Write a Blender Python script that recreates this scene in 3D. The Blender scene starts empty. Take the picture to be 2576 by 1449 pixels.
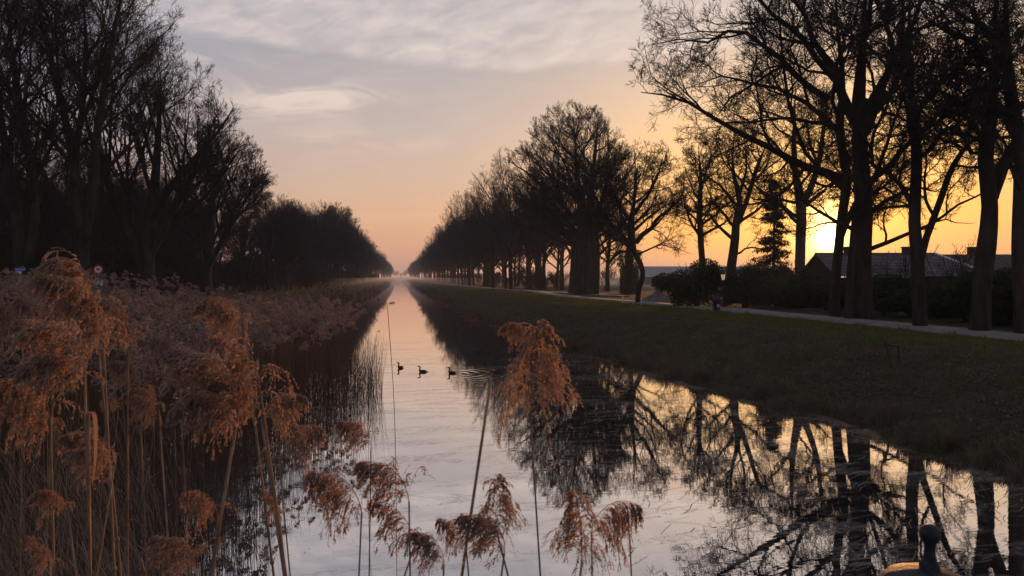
import bpy, math, random
import numpy as np
from mathutils import Vector
rnd = random.Random(7)
R = math.radians
sc = bpy.context.scene
COL = sc.collection

# ------------------------------------------------------------------ camera
F = 1717.0                       # focal length in units of a 2576 px wide frame
ZC = 4.2
YAW = math.atan2(280.0, F)
PIT = math.atan2(29.0, F)
cam = bpy.data.cameras.new('camera'); co = bpy.data.objects.new('camera', cam); COL.objects.link(co)
cam.sensor_width = 36; cam.lens = 36 * F / 2576; cam.clip_start = 0.1; cam.clip_end = 8000
co.location = (0, 0, ZC); co.rotation_euler = (math.pi / 2 - PIT, 0, -YAW)
cam.dof.use_dof = True; cam.dof.focus_distance = 45; cam.dof.aperture_fstop = 8.0
sc.camera = co
CF = np.array([math.sin(YAW) * math.cos(PIT), math.cos(YAW) * math.cos(PIT), -math.sin(PIT)])
CR = np.array([math.cos(YAW), -math.sin(YAW), 0.0])
CU = np.cross(CR, CF)
CP = np.array([0, 0, ZC])
def ray(x, y):
    return CF + CR * (x - 1288) / F - CU * (y - 724.5) / F
def gp(x, y, z=0.0):             # where a line of sight meets the level z
    d = ray(x, y); return CP + d * (z - ZC) / d[2]
def pt(x, y, dep):               # the point at forward distance dep
    return CP + ray(x, y) * dep

# ------------------------------------------------------------------ sun and sky
sd = ray(2086, 600); sd = sd / np.linalg.norm(sd)
SAZ = math.degrees(math.atan2(sd[0], sd[1])); SEL = math.degrees(math.asin(sd[2]))
sun = bpy.data.lights.new('sun', 'SUN'); so = bpy.data.objects.new('sun', sun); COL.objects.link(so)
sun.energy = 5; sun.angle = R(0.6); sun.color = (1.0, 0.44, 0.155)
so.rotation_euler = Vector(-sd).to_track_quat('-Z', 'Y').to_euler()
sc.view_settings.view_transform = 'Standard'; sc.view_settings.look = 'None'
sc.view_settings.exposure = 0; sc.view_settings.gamma = 1

class NT:
    def __init__(s, tree): s.t = tree; s.n = tree.nodes; s.l = tree.links
    def new(s, kind, **kw):
        n = s.n.new(kind)
        for k, v in kw.items(): setattr(n, k, v)
        return n
    def put(s, sock, v):
        if isinstance(v, bpy.types.NodeSocket): s.l.new(v, sock)
        else: sock.default_value = v
    def m(s, op, a, b=None, c=None, clamp=False):
        n = s.new('ShaderNodeMath', operation=op); n.use_clamp = clamp
        s.put(n.inputs[0], a)
        if b is not None: s.put(n.inputs[1], b)
        if c is not None: s.put(n.inputs[2], c)
        return n.outputs[0]
    def ss(s, v, a, b, lo=0.0, hi=1.0):
        n = s.new('ShaderNodeMapRange', interpolation_type='SMOOTHSTEP')
        s.put(n.inputs[0], v); n.inputs[1].default_value = a; n.inputs[2].default_value = b
        n.inputs[3].default_value = lo; n.inputs[4].default_value = hi
        return n.outputs[0]
    def mix(s, f, a, b, mode='MIX'):
        n = s.new('ShaderNodeMix', data_type='RGBA', blend_type=mode)
        s.put(n.inputs[0], f); s.put(n.inputs[6], a); s.put(n.inputs[7], b)
        return n.outputs[2]
    def ramp(s, v, stops):
        n = s.new('ShaderNodeValToRGB'); e = n.color_ramp.elements
        while len(e) < len(stops): e.new(0.5)
        for i, (p, c) in enumerate(stops):
            e[i].position = p; e[i].color = (*c, 1)
        s.put(n.inputs[0], v); return n.outputs[0]
    def noise(s, vec, scale, detail=4, rough=0.55, dist=0.0, dim='3D'):
        n = s.new('ShaderNodeTexNoise', noise_dimensions=dim)
        if vec is not None: s.put(n.inputs['Vector'], vec)
        n.inputs['Scale'].default_value = scale; n.inputs['Detail'].default_value = detail
        n.inputs['Roughness'].default_value = rough; n.inputs['Distortion'].default_value = dist
        return n.outputs[0]
    def vec(s, x, y, z=0.0):
        n = s.new('ShaderNodeCombineXYZ')
        s.put(n.inputs[0], x); s.put(n.inputs[1], y); s.put(n.inputs[2], z); return n.outputs[0]

w = bpy.data.worlds.new('World'); sc.world = w; w.use_nodes = True
for n in list(w.node_tree.nodes): w.node_tree.nodes.remove(n)
N = NT(w.node_tree)
tc = N.new('ShaderNodeTexCoord').outputs['Generated']
sp = N.new('ShaderNodeSeparateXYZ'); N.l.new(tc, sp.inputs[0])
X, Y, Z = sp.outputs
el = N.m('MULTIPLY', N.m('ARCSINE', Z), 180 / math.pi)
az = N.m('MULTIPLY', N.m('ARCTAN2', X, Y), 180 / math.pi)
elp = N.m('MAXIMUM', el, 0.0)
base = N.ramp(N.m('DIVIDE', elp, 60.0, clamp=True), [
    (0.0, (.54, .29, .20)), (0.03, (.62, .31, .19)), (0.08, (.62, .375, .225)), (0.14, (.53, .385, .30)), (0.2, (.46, .38, .345)),
    (0.29, (.36, .335, .345)), (0.42, (.28, .29, .335)), (1.0, (.12, .14, .20))])
dotn = N.new('ShaderNodeVectorMath', operation='DOT_PRODUCT'); N.l.new(tc, dotn.inputs[0]); dotn.inputs[1].default_value = tuple(sd)
ang = N.m('MULTIPLY', N.m('ARCCOSINE', N.m('MINIMUM', dotn.outputs['Value'], 1.0)), 180 / math.pi)
# opposite side of the sky is bluer and dimmer
away = N.ss(ang, 25.0, 75.0)
base = N.mix(away, base, N.mix(1.0, base, (.62, .74, .98, 1), 'MULTIPLY'))
warm = N.m('MULTIPLY', N.ss(ang, 34.0, 5.0), 0.9)
warmc = N.ramp(N.m('DIVIDE', elp, 30.0, clamp=True), [(0.0, (.80, .32, .09)), (0.14, (.97, .48, .095)), (0.35, (.90, .54, .21)), (0.6, (.66, .50, .38)), (1.0, (.46, .42, .40))])
base = N.mix(warm, base, warmc)
# clouds
cv = N.vec(N.m('MULTIPLY', az, 0.10), N.m('MULTIPLY', el, 0.34))
n1 = N.noise(cv, 1.3, 6, 0.6, 0.9)
cvr = N.vec(N.m('ADD', N.m('MULTIPLY', az, 0.16), N.m('MULTIPLY', el, 0.20)), N.m('SUBTRACT', N.m('MULTIPLY', el, 0.55), N.m('MULTIPLY', az, 0.18)))
n2 = N.noise(cvr, 1.3, 6, 0.56, 0.3)
nlow = N.noise(N.vec(N.m('MULTIPLY', az, 0.09), 0.0), 1.2, 2)
edge = N.m('ADD', N.m('ABSOLUTE', N.m('MULTIPLY', N.m('SUBTRACT', az, 9.5), 0.05)), N.m('MULTIPLY', nlow, 1.4))
de = N.m('SUBTRACT', el, N.m('ADD', edge, 15.7))
band = N.m('MULTIPLY', N.ss(de, -0.1, 0.75), N.ss(de, 14.0, 0.8, 0.5, 1.0))
band = N.m('MULTIPLY', band, N.m('ADD', N.m('MULTIPLY', N.ss(n2, 0.26, 0.80), 0.80), 0.20))
def gauss(a0, e0, wa, we):
    a = N.m('DIVIDE', N.m('SUBTRACT', az, a0), wa); e = N.m('DIVIDE', N.m('SUBTRACT', el, e0), we)
    r2 = N.m('ADD', N.m('MULTIPLY', a, a), N.m('MULTIPLY', e, e))
    return N.m('POWER', 2.718, N.m('MULTIPLY', r2, -1.0))
wsp = N.ss(n1, 0.38, 0.62)
g = None
for a0, e0, wa, we, k in ((-6.0, 14.2, 4.5, .9, 1.0), (-9.5, 13.3, 4.5, 1.1, .8), (-3.5, 10.9, 7, .8, .55), (-14, 16.2, 6, .5, .4), (2, 4.8, 10, .6, .35), (16, 6.5, 10, 1.2, .4)):
    q = N.m('MULTIPLY', N.m('MULTIPLY', gauss(a0, e0, wa, we), wsp), k)
    g = q if g is None else N.m('ADD', g, q)
haze2 = N.m('MULTIPLY', N.ss(n1, 0.40, 0.75), N.m('MULTIPLY', N.ss(el, 0.5, 3.0), 0.18))
cm = N.m('MINIMUM', N.m('ADD', N.m('ADD', band, g), haze2), 1.0)
ccol = N.ramp(N.m('DIVIDE', elp, 30.0, clamp=True), [(0.0, (.70, .38, .24)), (0.3, (.68, .48, .36)), (0.5, (.72, .62, .56)), (1.0, (.60, .56, .56))])
base = N.mix(N.m('MULTIPLY', cm, 0.64), base, ccol)
# brightness round the low sun
g1 = gauss(SAZ - .3, SEL + .9, 1.7, 2.6)
g2 = N.m('POWER', 2.718, N.m('MULTIPLY', N.m('DIVIDE', ang, 5.5), -1.0))
g0 = N.m('POWER', 2.718, N.m('MULTIPLY', N.m('POWER', N.m('DIVIDE', ang, 0.65), 2.0), -1.0))
def add_glow(c, g, col): return N.mix(1.0, c, N.mix(g, (0, 0, 0, 1), col), 'ADD')
base = add_glow(base, g2, (1.0, .50, .06, 1))
base = add_glow(base, g1, (1.6, 1.2, .55, 1))
base = add_glow(base, g0, (9, 7, 4, 1))
sky = N.new('ShaderNodeTexSky', sky_type='NISHITA'); sky.sun_disc = False
sky.sun_elevation = R(SEL); sky.sun_rotation = R(SAZ); sky.air_density = 1.5; sky.dust_density = 3; sky.ozone_density = 2
scaled = N.mix(1.0, base, (14.8, 14.3, 13.8, 1), 'MULTIPLY')
col = N.mix(0.10, scaled, sky.outputs[0])
bg = N.new('ShaderNodeBackground'); bg.inputs[1].default_value = 0.1; N.l.new(col, bg.inputs[0])
out = N.new('ShaderNodeOutputWorld'); N.l.new(bg.outputs[0], out.inputs[0])

# ------------------------------------------------------------------ helpers
def mesh_np(name, V, Q, smooth=True):
    V = np.asarray(V, dtype=np.float32).reshape(-1, 3)
    me = bpy.data.meshes.new(name)
    fs = Q if isinstance(Q, list) else [Q]
    fs = [np.asarray(f, dtype=np.int32) for f in fs if len(f)]
    me.vertices.add(len(V)); me.vertices.foreach_set('co', V.ravel())
    nl = sum(f.size for f in fs); nf = sum(len(f) for f in fs)
    me.loops.add(nl); me.loops.foreach_set('vertex_index', np.concatenate([f.ravel() for f in fs]))
    me.polygons.add(nf)
    st = []; o = 0
    for f in fs:
        st.append(o + np.arange(len(f)) * f.shape[1]); o += f.size
    me.polygons.foreach_set('loop_start', np.concatenate(st).astype(np.int32))
    me.polygons.foreach_set('use_smooth', np.full(nf, smooth, dtype=bool))
    me.update(calc_edges=True); return me
class Geo:                       # gathers pieces of ONE mesh
    def __init__(s): s.V = []; s.F = {}; s.n = 0
    def add(s, V, F):
        V = np.asarray(V, float).reshape(-1, 3)
        for f in (F if isinstance(F, list) else [F]):
            f = np.asarray(f)
            if len(f): s.F.setdefault(f.shape[1], []).append(f + s.n)
        s.V.append(V); s.n += len(V); return s
    def box(s, c, d, rz=0, tilt=None):
        x, y, z = np.array(d) / 2
        V = np.array([[i, j, k] for k in (-z, z) for j in (-y, y) for i in (-x, x)])
        if tilt is not None:
            a = tilt; ca, sa = math.cos(a), math.sin(a)
            V = np.c_[V[:, 0] * ca + V[:, 2] * sa, V[:, 1], -V[:, 0] * sa + V[:, 2] * ca]
        ca, sa = math.cos(rz), math.sin(rz)
        V = np.c_[V[:, 0] * ca - V[:, 1] * sa, V[:, 0] * sa + V[:, 1] * ca, V[:, 2]] + np.array(c)
        return s.add(V, np.array([[0, 2, 3, 1], [4, 5, 7, 6], [0, 1, 5, 4], [2, 6, 7, 3], [0, 4, 6, 2], [1, 3, 7, 5]]))
    def tube(s, P, r, n=8, cap=True):
        V, Q = tubes(np.array(P, float)[None], np.broadcast_to(np.asarray(r, float), (len(P),))[None], n)
        s.add(V, Q)
        if cap:
            s.F.setdefault(n, []).append(np.array([list(range(n))[::-1]]) + s.n - len(V))
            s.F.setdefault(n, []).append(np.array([list(range(n))]) + s.n - n)
        return s
    def lathe(s, prof, c=(0, 0, 0), n=20):
        V = np.array([[r * math.cos(2 * math.pi * i / n), r * math.sin(2 * math.pi * i / n), z] for r, z in prof for i in range(n)]) + np.array(c)
        Q = np.array([[k * n + i, k * n + (i + 1) % n, (k + 1) * n + (i + 1) % n, (k + 1) * n + i] for k in range(len(prof) - 1) for i in range(n)])
        return s.add(V, Q)
    def mesh(s, name, smooth=False):
        return mesh_np(name, np.concatenate(s.V), [np.concatenate(f) for f in s.F.values()], smooth)
def nrm(v): return v / np.maximum(np.linalg.norm(v, axis=-1, keepdims=True), 1e-9)
def tubes(P, Rr, n):
    """P (N,K,3), Rr (N,K) -> verts, quads of N tubes"""
    P = np.asarray(P, float); Nn, K = P.shape[:2]
    T = np.empty_like(P); T[:, 1:-1] = P[:, 2:] - P[:, :-2]; T[:, 0] = P[:, 1] - P[:, 0]; T[:, -1] = P[:, -1] - P[:, -2]
    T = nrm(T)
    m = nrm(T.mean(1)); ref = np.zeros((Nn, 3)); ref[np.arange(Nn), np.abs(m).argmin(1)] = 1
    U = nrm(np.cross(T, ref[:, None, :])); W = np.cross(T, U)
    a = np.arange(n) * 2 * math.pi / n
    V = P[:, :, None, :] + Rr[:, :, None, None] * (U[:, :, None, :] * np.cos(a)[:, None] + W[:, :, None, :] * np.sin(a)[:, None])
    i = np.arange(Nn)[:, None, None] * K * n + np.arange(K - 1)[None, :, None] * n
    j = np.arange(n)[None, None, :]; j2 = (j + 1) % n
    Q = np.stack([i + j, i + j2, i + n + j2, i + n + j], -1).reshape(-1, 4)
    return V.reshape(-1, 3), Q
def link(name, me, mat=None, parent=None):
    o = bpy.data.objects.new(name, me); COL.objects.link(o)
    if mat is not None: me.materials.clear(); me.materials.append(mat)
    if parent is not None: o.parent = parent
    return o
def tag(o, label=None, cat=None, group=None, kind=None):
    if label: o['label'] = label
    if cat: o['category'] = cat
    if group: o['group'] = group
    if kind: o['kind'] = kind
    return o
def thing(name, label, cat, loc=(0, 0, 0), rz=0.0, group=None):
    o = bpy.data.objects.new(name, None); COL.objects.link(o); o.empty_display_size = 0.2
    o.location = tuple(float(v) for v in loc); o.rotation_euler = (0, 0, rz)
    return tag(o, label, cat, group)
def dup(root, loc, rz=0.0, scale=1.0, label=None, group=None):
    r = root.copy(); COL.objects.link(r); r.location = tuple(float(v) for v in loc); r.rotation_euler = (0, 0, rz)
    r.scale = (scale, scale, scale) if not hasattr(scale, '__len__') else scale
    if label: r['label'] = label
    if group: r['group'] = group
    for ch in CH[root.name]:
        c = ch.copy(); COL.objects.link(c); c.parent = r
    CH[r.name] = [c for c in CH[root.name]]
    return r
CH = {}
def lerp_poly(pts, x, xi=0, yi=1):
    p = sorted(pts, key=lambda q: q[xi]); return np.interp(x, [q[xi] for q in p], [q[yi] for q in p])
def spline(P, K):
    P = np.array(P, float)
    if len(P) < 3:
        t = np.linspace(0, 1, K)[:, None]; return P[0] * (1 - t) + P[-1] * t
    E = np.vstack([2 * P[0] - P[1], P, 2 * P[-1] - P[-2]]); outp = []
    for u in np.linspace(0, len(P) - 1, K):
        i = min(int(u), len(P) - 2); t = u - i; a, b, c, d = E[i:i + 4]
        outp.append(.5 * (2 * b + (c - a) * t + (2 * a - 5 * b + 4 * c - d) * t * t + (3 * b - a - 3 * c + d) * t ** 3))
    return np.array(outp)

# ------------------------------------------------------------------ materials
def mat(name, c1, c2=None, scale=5.0, rough=0.85, bump=0.0, trans=0.0, transc=None, metal=0.0, stretch=(1, 1, 1), detail=5, spec=0.3, coord='Object'):
    m = bpy.data.materials.new(name); m.use_nodes = True
    for n in list(m.node_tree.nodes): m.node_tree.nodes.remove(n)
    T = NT(m.node_tree); o = T.new('ShaderNodeOutputMaterial')
    p = T.new('ShaderNodeBsdfPrincipled'); p.inputs['Roughness'].default_value = rough
    p.inputs['Metallic'].default_value = metal; p.inputs['Specular IOR Level'].default_value = spec
    mp = T.new('ShaderNodeMapping'); mp.inputs['Scale'].default_value = stretch
    T.l.new(T.new('ShaderNodeTexCoord').outputs[coord], mp.inputs[0])
    if c2 is not None:
        f = T.noise(mp.outputs[0], scale, detail, 0.6)
        c = T.mix(T.ss(f, 0.32, 0.68), (*c1, 1), (*c2, 1)); T.l.new(c, p.inputs['Base Color'])
        if bump:
            b = T.new('ShaderNodeBump'); b.inputs['Strength'].default_value = bump; b.inputs['Distance'].default_value = 0.05
            T.l.new(f, b.inputs['Height']); T.l.new(b.outputs[0], p.inputs['Normal'])
    else: p.inputs['Base Color'].default_value = (*c1, 1)
    sh = p.outputs[0]
    if trans:
        tr = T.new('ShaderNodeBsdfTranslucent'); tr.inputs[0].default_value = (*(transc or c1), 1)
        ms = T.new('ShaderNodeMixShader'); ms.inputs[0].default_value = trans
        T.l.new(sh, ms.inputs[1]); T.l.new(tr.outputs[0], ms.inputs[2]); sh = ms.outputs[0]
    T.l.new(sh, o.inputs[0]); return m
BARK = mat('bark', (.018, .015, .012), (.045, .036, .029), 3, 0.95, 0.6, stretch=(1, 1, .25), spec=.1)
TWIG = mat('twig_bark', (.022, .017, .014), (.036, .028, .023), 2, 0.95, spec=.1)
PLUME = mat('reed_plume', (.11, .080, .068), (.33, .262, .232), 14, 0.9, trans=0.46, transc=(.62, .39, .25), spec=.1)
PLUME2 = mat('shaded_reed_plume', (.15, .11, .10), (.33, .255, .235), 9, 0.9, trans=0.28, transc=(.34, .25, .21), spec=.1)  # greyer plumes: tree shade over the far bed put into the colour
STEM = mat('reed_stem', (.13, .085, .055), (.30, .20, .13), 9, 0.7, trans=0.12, transc=(.3, .14, .06), spec=.2)
STEMD = mat('dark_reed_stem', (.055, .034, .024), (.11, .070, .045), 9, 0.8, trans=0.1, transc=(.2, .1, .05), spec=.15)  # darker stem tone for the massed bed and the stems in water
STEML = mat('pale_reed_stem', (.16, .105, .07), (.40, .29, .20), 7, 0.7, trans=0.15, transc=(.4, .22, .1), spec=.2)
STRAW = mat('reed_leaf', (.22, .17, .12), (.34, .28, .21), 6, 0.8, trans=0.35, transc=(.35, .2, .11), spec=.2)
LEAF = mat('evergreen_leaf', (.016, .026, .010), (.040, .055, .020), 3, 0.75, trans=0.12, transc=(.05, .07, .01), spec=.2)
CONIF = mat('conifer_needles', (.014, .020, .010), (.030, .036, .016), 3, 0.8, spec=.15)
GRASS = mat('grass_blade', (.062, .078, .020), (.165, .155, .052), 1.2, 0.9, trans=0.25, transc=(.10, .11, .02), spec=.1)
DRY = mat('dry_grass', (.065, .049, .032), (.145, .112, .078), 1.4, 0.9, trans=0.2, transc=(.2, .12, .05), spec=.1)
LITTER = mat('dead_leaf', (.04, .030, .023), (.13, .10, .088), 9, 0.8, trans=0.1, transc=(.2, .09, .04))
PAVE = mat('path_asphalt', (.13, .12, .115), (.22, .20, .19), 1.6, 0.9, 0.2, detail=9)
BLACK = mat('black_feathers', (.010, .010, .011), (.020, .019, .018), 20, 0.6)
IRON = mat('painted_iron', (.006, .008, .012), (.020, .032, .044), 55, 0.6, 0.25, metal=.1, spec=.3)
BLUE = mat('blue_enamel', (.015, .10, .42), rough=.4)
WHITE = mat('white_enamel', (.55, .56, .58), (.45, .46, .48), 9, .5)
RED = mat('red_enamel', (.40, .02, .03), rough=.5)
GALV = mat('galvanised_steel', (.16, .17, .18), (.24, .24, .25), 10, .5, metal=.5)
WOODM = mat('weathered_timber', (.035, .025, .018), (.075, .055, .040), 6, .9, .4, stretch=(1, 1, .2))
BRICK = mat('dark_brick', (.028, .016, .013), (.05, .028, .021), 12, .9)
TILEF = mat('frosted_tiles', (.12, .12, .135), (.05, .04, .037), 1.8, .7, .4, stretch=(.5, .5, 5))
CORR = mat('corrugated_sheet', (.045, .038, .034), (.07, .058, .050), 2, .8)
BARNR = mat('pale_barn_roof', (.19, .185, .19), (.23, .225, .23), .3, .7)
BARNW = mat('barn_cladding', (.10, .095, .09), (.14, .13, .125), .4, .8)
SANDM = mat('grey_sand', (.10, .09, .085), (.16, .145, .14), 3, .95, .6)
ORANGE = mat('orange_board', (.45, .16, .05), (.30, .11, .04), 6, .7)
GLASSW = bpy.data.materials.new('lamp_glass'); GLASSW.use_nodes = True
_p = GLASSW.node_tree.nodes['Principled BSDF']; _p.inputs['Base Color'].default_value = (.9, .75, .5, 1); _p.inputs['Roughness'].default_value = .3
_p.inputs['Emission Color'].default_value = (1, .62, .28, 1); _p.inputs['Emission Strength'].default_value = .38
GLOW = bpy.data.materials.new('lit_window'); GLOW.use_nodes = True
_p = GLOW.node_tree.nodes['Principled BSDF']; _p.inputs['Emission Color'].default_value = (1, .45, .10, 1); _p.inputs['Emission Strength'].default_value = 1.2

# ------------------------------------------------------------------ water line and terrain
wr_px = [(2576, 1215), (2300, 1130), (2100, 1060), (1900, 1010), (1700, 955), (1430, 880), (1290, 832), (1248, 818), (1201, 804), (1154, 781)]
WR = [gp(x, y)[:2] for x, y in wr_px]
q1, q2, q3 = gp(1190, 764)[:2], gp(1118, 759)[:2], gp(1062, 737)[:2]
d1 = WR[-1]
WR = [(16.5, -30), (16.0, 6.0)] + [tuple(p) for p in WR] + [(d1[0] + 1.2, d1[1] + 3), (q1[0], q1[1] - 6), (q1[0], q1[1] + 1), (q2[0] + .4, q1[1] + 5), (6.6, q1[1] + 16), (6.0, 200), (5.6, 320), (5.4, 900), (5.3, 3000)]
WRY = np.array([p[1] for p in WR]); WRX = np.array([p[0] for p in WR])
WLY = np.array([-30, 6, 14, 22, 30, 45, 70, 100, 130, 180, 900, 3000.]); WLX = -np.array([9.5, 8.8, 8.0, 8.2, 9.0, 9.6, 9.8, 9.0, 7.2, 6.2, 5.4, 5.3])
def xr(y):
    y = np.asarray(y, float)
    return np.interp(y, WRY, WRX) + (.16 * np.sin(y * 1.15) + .12 * np.sin(y * 2.7 + 1) + .10 * np.sin(y * .47)) * np.clip((y - 8) / 6, 0, 1)
def xl(y): return np.interp(y, WLY, WLX)
def hash_noise(x, y):
    return (np.sin(x * 1.7 + 3 * np.sin(y * .63)) * .5 + np.sin(y * 2.3 + 2 * np.sin(x * .9)) * .3 + np.sin(x * 5.1 + y * 3.7) * .2)
BK = 1.6                                        # level of the land beside the canal
def ground_z(x, y):
    x = np.asarray(x, float); y = np.asarray(y, float)
    dr = x - xr(y); dl = xl(y) - x
    d = np.maximum(dr, dl)
    wid = np.clip(7.0 + 2.0 * (y < 70) - 3.0 * (y > 90), 4, 9.0)
    wid = np.interp(y, [0, 25, 60, 110, 200], [8.0, 8.0, 9.0, 6.5, 5.0])
    t = np.clip(d / wid, 0, 1)
    bank = 0.02 + BK * (1 - (1 - t) ** 1.6)
    bank = bank + (hash_noise(x * .8, y * .8) * .10 + hash_noise(x * 2.3 + 1, y * 1.9) * .05) * np.clip(d * .4, 0, 1) * (1 - 0.75 * np.clip((d - wid) / 2, 0, 1))
    bed = np.maximum(-1.2, d * 0.35)
    z = np.where(d > 0, bank, bed - .02)
    k = np.clip((3.0 - y) / 4.5, 0, 1); k = k * k * (3 - 2 * k)       # road embankment under the camera
    return z * (1 - k) + 2.55 * k
gx = np.unique(np.round(np.concatenate([np.arange(-34, 44, .5), np.arange(-120, -34, 4), np.arange(44, 130, 4), np.array([-2500, -1200, -600, -300, -180, 180, 300, 600, 1200, 2500])]), 3))
gy = np.unique(np.round(np.concatenate([np.arange(-14, 60, .5), np.arange(60, 140, 1.2), np.arange(140, 320, 6), np.array([-300, -100, -40, 320, 360, 420, 500, 600, 750, 900, 1200, 1600, 2200, 3000])]), 3))
GX, GY = np.meshgrid(gx, gy); GZ = ground_z(GX, GY)
nx, ny = len(gx), len(gy)
ii = (np.arange(ny - 1)[:, None] * nx + np.arange(nx - 1)[None]).ravel()
me = mesh_np('ground', np.stack([GX, GY, GZ], -1).reshape(-1, 3), np.stack([ii, ii + 1, ii + nx + 1, ii + nx], -1))
GM = bpy.data.materials.new('ground_soil'); GM.use_nodes = True
T = NT(GM.node_tree); p = GM.node_tree.nodes['Principled BSDF']; p.inputs['Roughness'].default_value = .95; p.inputs['Specular IOR Level'].default_value = .1
tco = T.new('ShaderNodeTexCoord').outputs['Object']
a = T.noise(tco, .35, 5, .6); b = T.noise(tco, 6, 5, .65)
c = T.mix(T.ss(a, .38, .62), (.042, .050, .016, 1), (.058, .044, .030, 1))
c = T.mix(T.ss(b, .42, .66), c, (.022, .017, .012, 1))
# pale fog over the far open fields, put into the ground colour
s3 = T.new('ShaderNodeSeparateXYZ'); T.l.new(tco, s3.inputs[0])
far = T.m('MULTIPLY', T.ss(s3.outputs[0], 40, 70), T.ss(s3.outputs[1], 90, 140))
c = T.mix(far, c, (.20, .17, .13, 1))
T.l.new(c, p.inputs['Base Color'])
bp = T.new('ShaderNodeBump'); bp.inputs['Strength'].default_value = .9; bp.inputs['Distance'].default_value = .12; T.l.new(b, bp.inputs['Height']); T.l.new(bp.outputs[0], p.inputs['Normal'])
tag(link('ground', me, GM), kind='structure')

# water
WM = bpy.data.materials.new('canal_water'); WM.use_nodes = True
for n in list(WM.node_tree.nodes): WM.node_tree.nodes.remove(n)
T = NT(WM.node_tree); o = T.new('ShaderNodeOutputMaterial')
tco = T.new('ShaderNodeTexCoord').outputs['Object']
s3 = T.new('ShaderNodeSeparateXYZ'); T.l.new(tco, s3.inputs[0])
def mp(sx, sy):
    m_ = T.new('ShaderNodeMapping'); m_.inputs['Scale'].default_value = (sx, sy, 1); T.l.new(tco, m_.inputs[0]); return m_.outputs[0]
wav = T.noise(mp(.9, 2.4), 1.6, 3, .5, .3)
fine = T.noise(mp(1.2, 2.2), 7, 2, .5)
patch = T.ss(T.noise(mp(.25, .5), .5, 3), .42, .62)
farw = T.ss(s3.outputs[1], 30.0, 80.0, 1.0, .25)
hgt = T.m('ADD', T.m('MULTIPLY', wav, .0006), T.m('MULTIPLY', T.m('MULTIPLY', fine, patch), .00022))
b3 = gp(1150, 940)
rx_ = T.m('SUBTRACT', s3.outputs[0], float(b3[0])); ry_ = T.m('SUBTRACT', s3.outputs[1], float(b3[1]))
dist_ = T.m('SQRT', T.m('ADD', T.m('MULTIPLY', rx_, rx_), T.m('MULTIPLY', ry_, ry_)))
rip = T.m('MULTIPLY', T.m('SINE', T.m('MULTIPLY', dist_, 13.0)), T.m('MULTIPLY', T.ss(dist_, 3.6, .3), T.ss(rx_, -.3, .8)))
hgt = T.m('ADD', hgt, T.m('MULTIPLY', rip, .0035))
bp = T.new('ShaderNodeBump'); bp.inputs['Distance'].default_value = 1.0; T.l.new(farw, bp.inputs['Strength']); T.l.new(hgt, bp.inputs['Height'])
gl = T.new('ShaderNodeBsdfGlossy'); gl.inputs['Roughness'].default_value = .0; gl.inputs['Color'].default_value = (.93, .93, .95, 1); T.l.new(bp.outputs[0], gl.inputs['Normal'])
df = T.new('ShaderNodeBsdfDiffuse'); df.inputs[0].default_value = (.018, .020, .020, 1)
lw = T.new('ShaderNodeLayerWeight'); lw.inputs[0].default_value = .5
fac = T.ss(lw.outputs['Facing'], .45, .92, .58, .97)
mx = T.new('ShaderNodeMixShader'); T.l.new(fac, mx.inputs[0]); T.l.new(df.outputs[0], mx.inputs[1]); T.l.new(gl.outputs[0], mx.inputs[2])
# drifting film of scum and thin dust in bands: matt, pale grey-brown
f1 = T.noise(mp(.22, .75), 1.3, 7, .68, 1.4)
f2 = T.noise(mp(1, 1.6), 7, 6, .75, .6)
film = T.m('MULTIPLY', T.ss(f1, .47, .62), T.ss(f2, .40, .58))
film = T.m('MULTIPLY', film, T.ss(s3.outputs[1], 60.0, 16.0))
fb = T.new('ShaderNodeBsdfDiffuse'); fb.inputs[0].default_value = (.36, .31, .28, 1)
m2 = T.new('ShaderNodeMixShader'); T.l.new(T.m('MULTIPLY', film, .42), m2.inputs[0]); T.l.new(mx.outputs[0], m2.inputs[1]); T.l.new(fb.outputs[0], m2.inputs[2])
T.l.new(m2.outputs[0], o.inputs[0])
me = mesh_np('water', [[-14, -2, 0], [22, -2, 0], [22, 2900, 0], [-14, 2900, 0]], np.array([[0, 1, 2, 3]]))
tag(link('water', me, WM), kind='structure')

# path beside the canal
pp = [(3400, 930), (2900, 885), (2576, 853), (2300, 826), (2000, 797), (1800, 779), (1600, 762), (1480, 752), (1410, 744.5), (1368, 738.5), (1350, 734.5), (1300, 731), (1250, 727), (1180, 721), (1100, 713), (1060, 708.5), (1035, 704)]
PC = spline([gp(x, y, BK) for x, y in pp], 160)
def strip(name, C, wd, m_, z, kind='structure', edge=True):
    tn = nrm(np.gradient(C, axis=0)); nn = np.c_[-tn[:, 1], tn[:, 0], np.zeros(len(tn))]
    wd = np.broadcast_to(wd, (len(C),))[:, None] / 2
    L = C + nn * wd; Rg = C - nn * wd; L[:, 2] = Rg[:, 2] = z
    L2 = L + nn * .08; R2 = Rg - nn * .08; L2[:, 2] = R2[:, 2] = z - .14
    V = np.concatenate([L2, L, Rg, R2]); K = len(C); i = np.arange(K - 1)
    Q = np.concatenate([np.stack([i + a * K, i + a * K + 1, i + (a + 1) * K + 1, i + (a + 1) * K], -1) for a in range(3)])
    return tag(link(name, mesh_np(name, V, Q), m_), kind=kind)
wd = np.where(np.arange(160) > 92, 2.2, 2.35)
strip('path', PC, wd, PAVE, BK + .14)
side = spline([gp(x, y, BK) for x, y in ((1930, 790), (1850, 780), (1800, 776), (1740, 775.5))], 12)
strip('side_path', side, 2.0, PAVE, BK + .132)
jn = spline([gp(x, y, BK) for x, y in ((1352, 735), (1420, 738), (1500, 742), (1560, 747))], 12)
strip('path_junction', jn, 2.4, PAVE, BK + .136)
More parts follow.
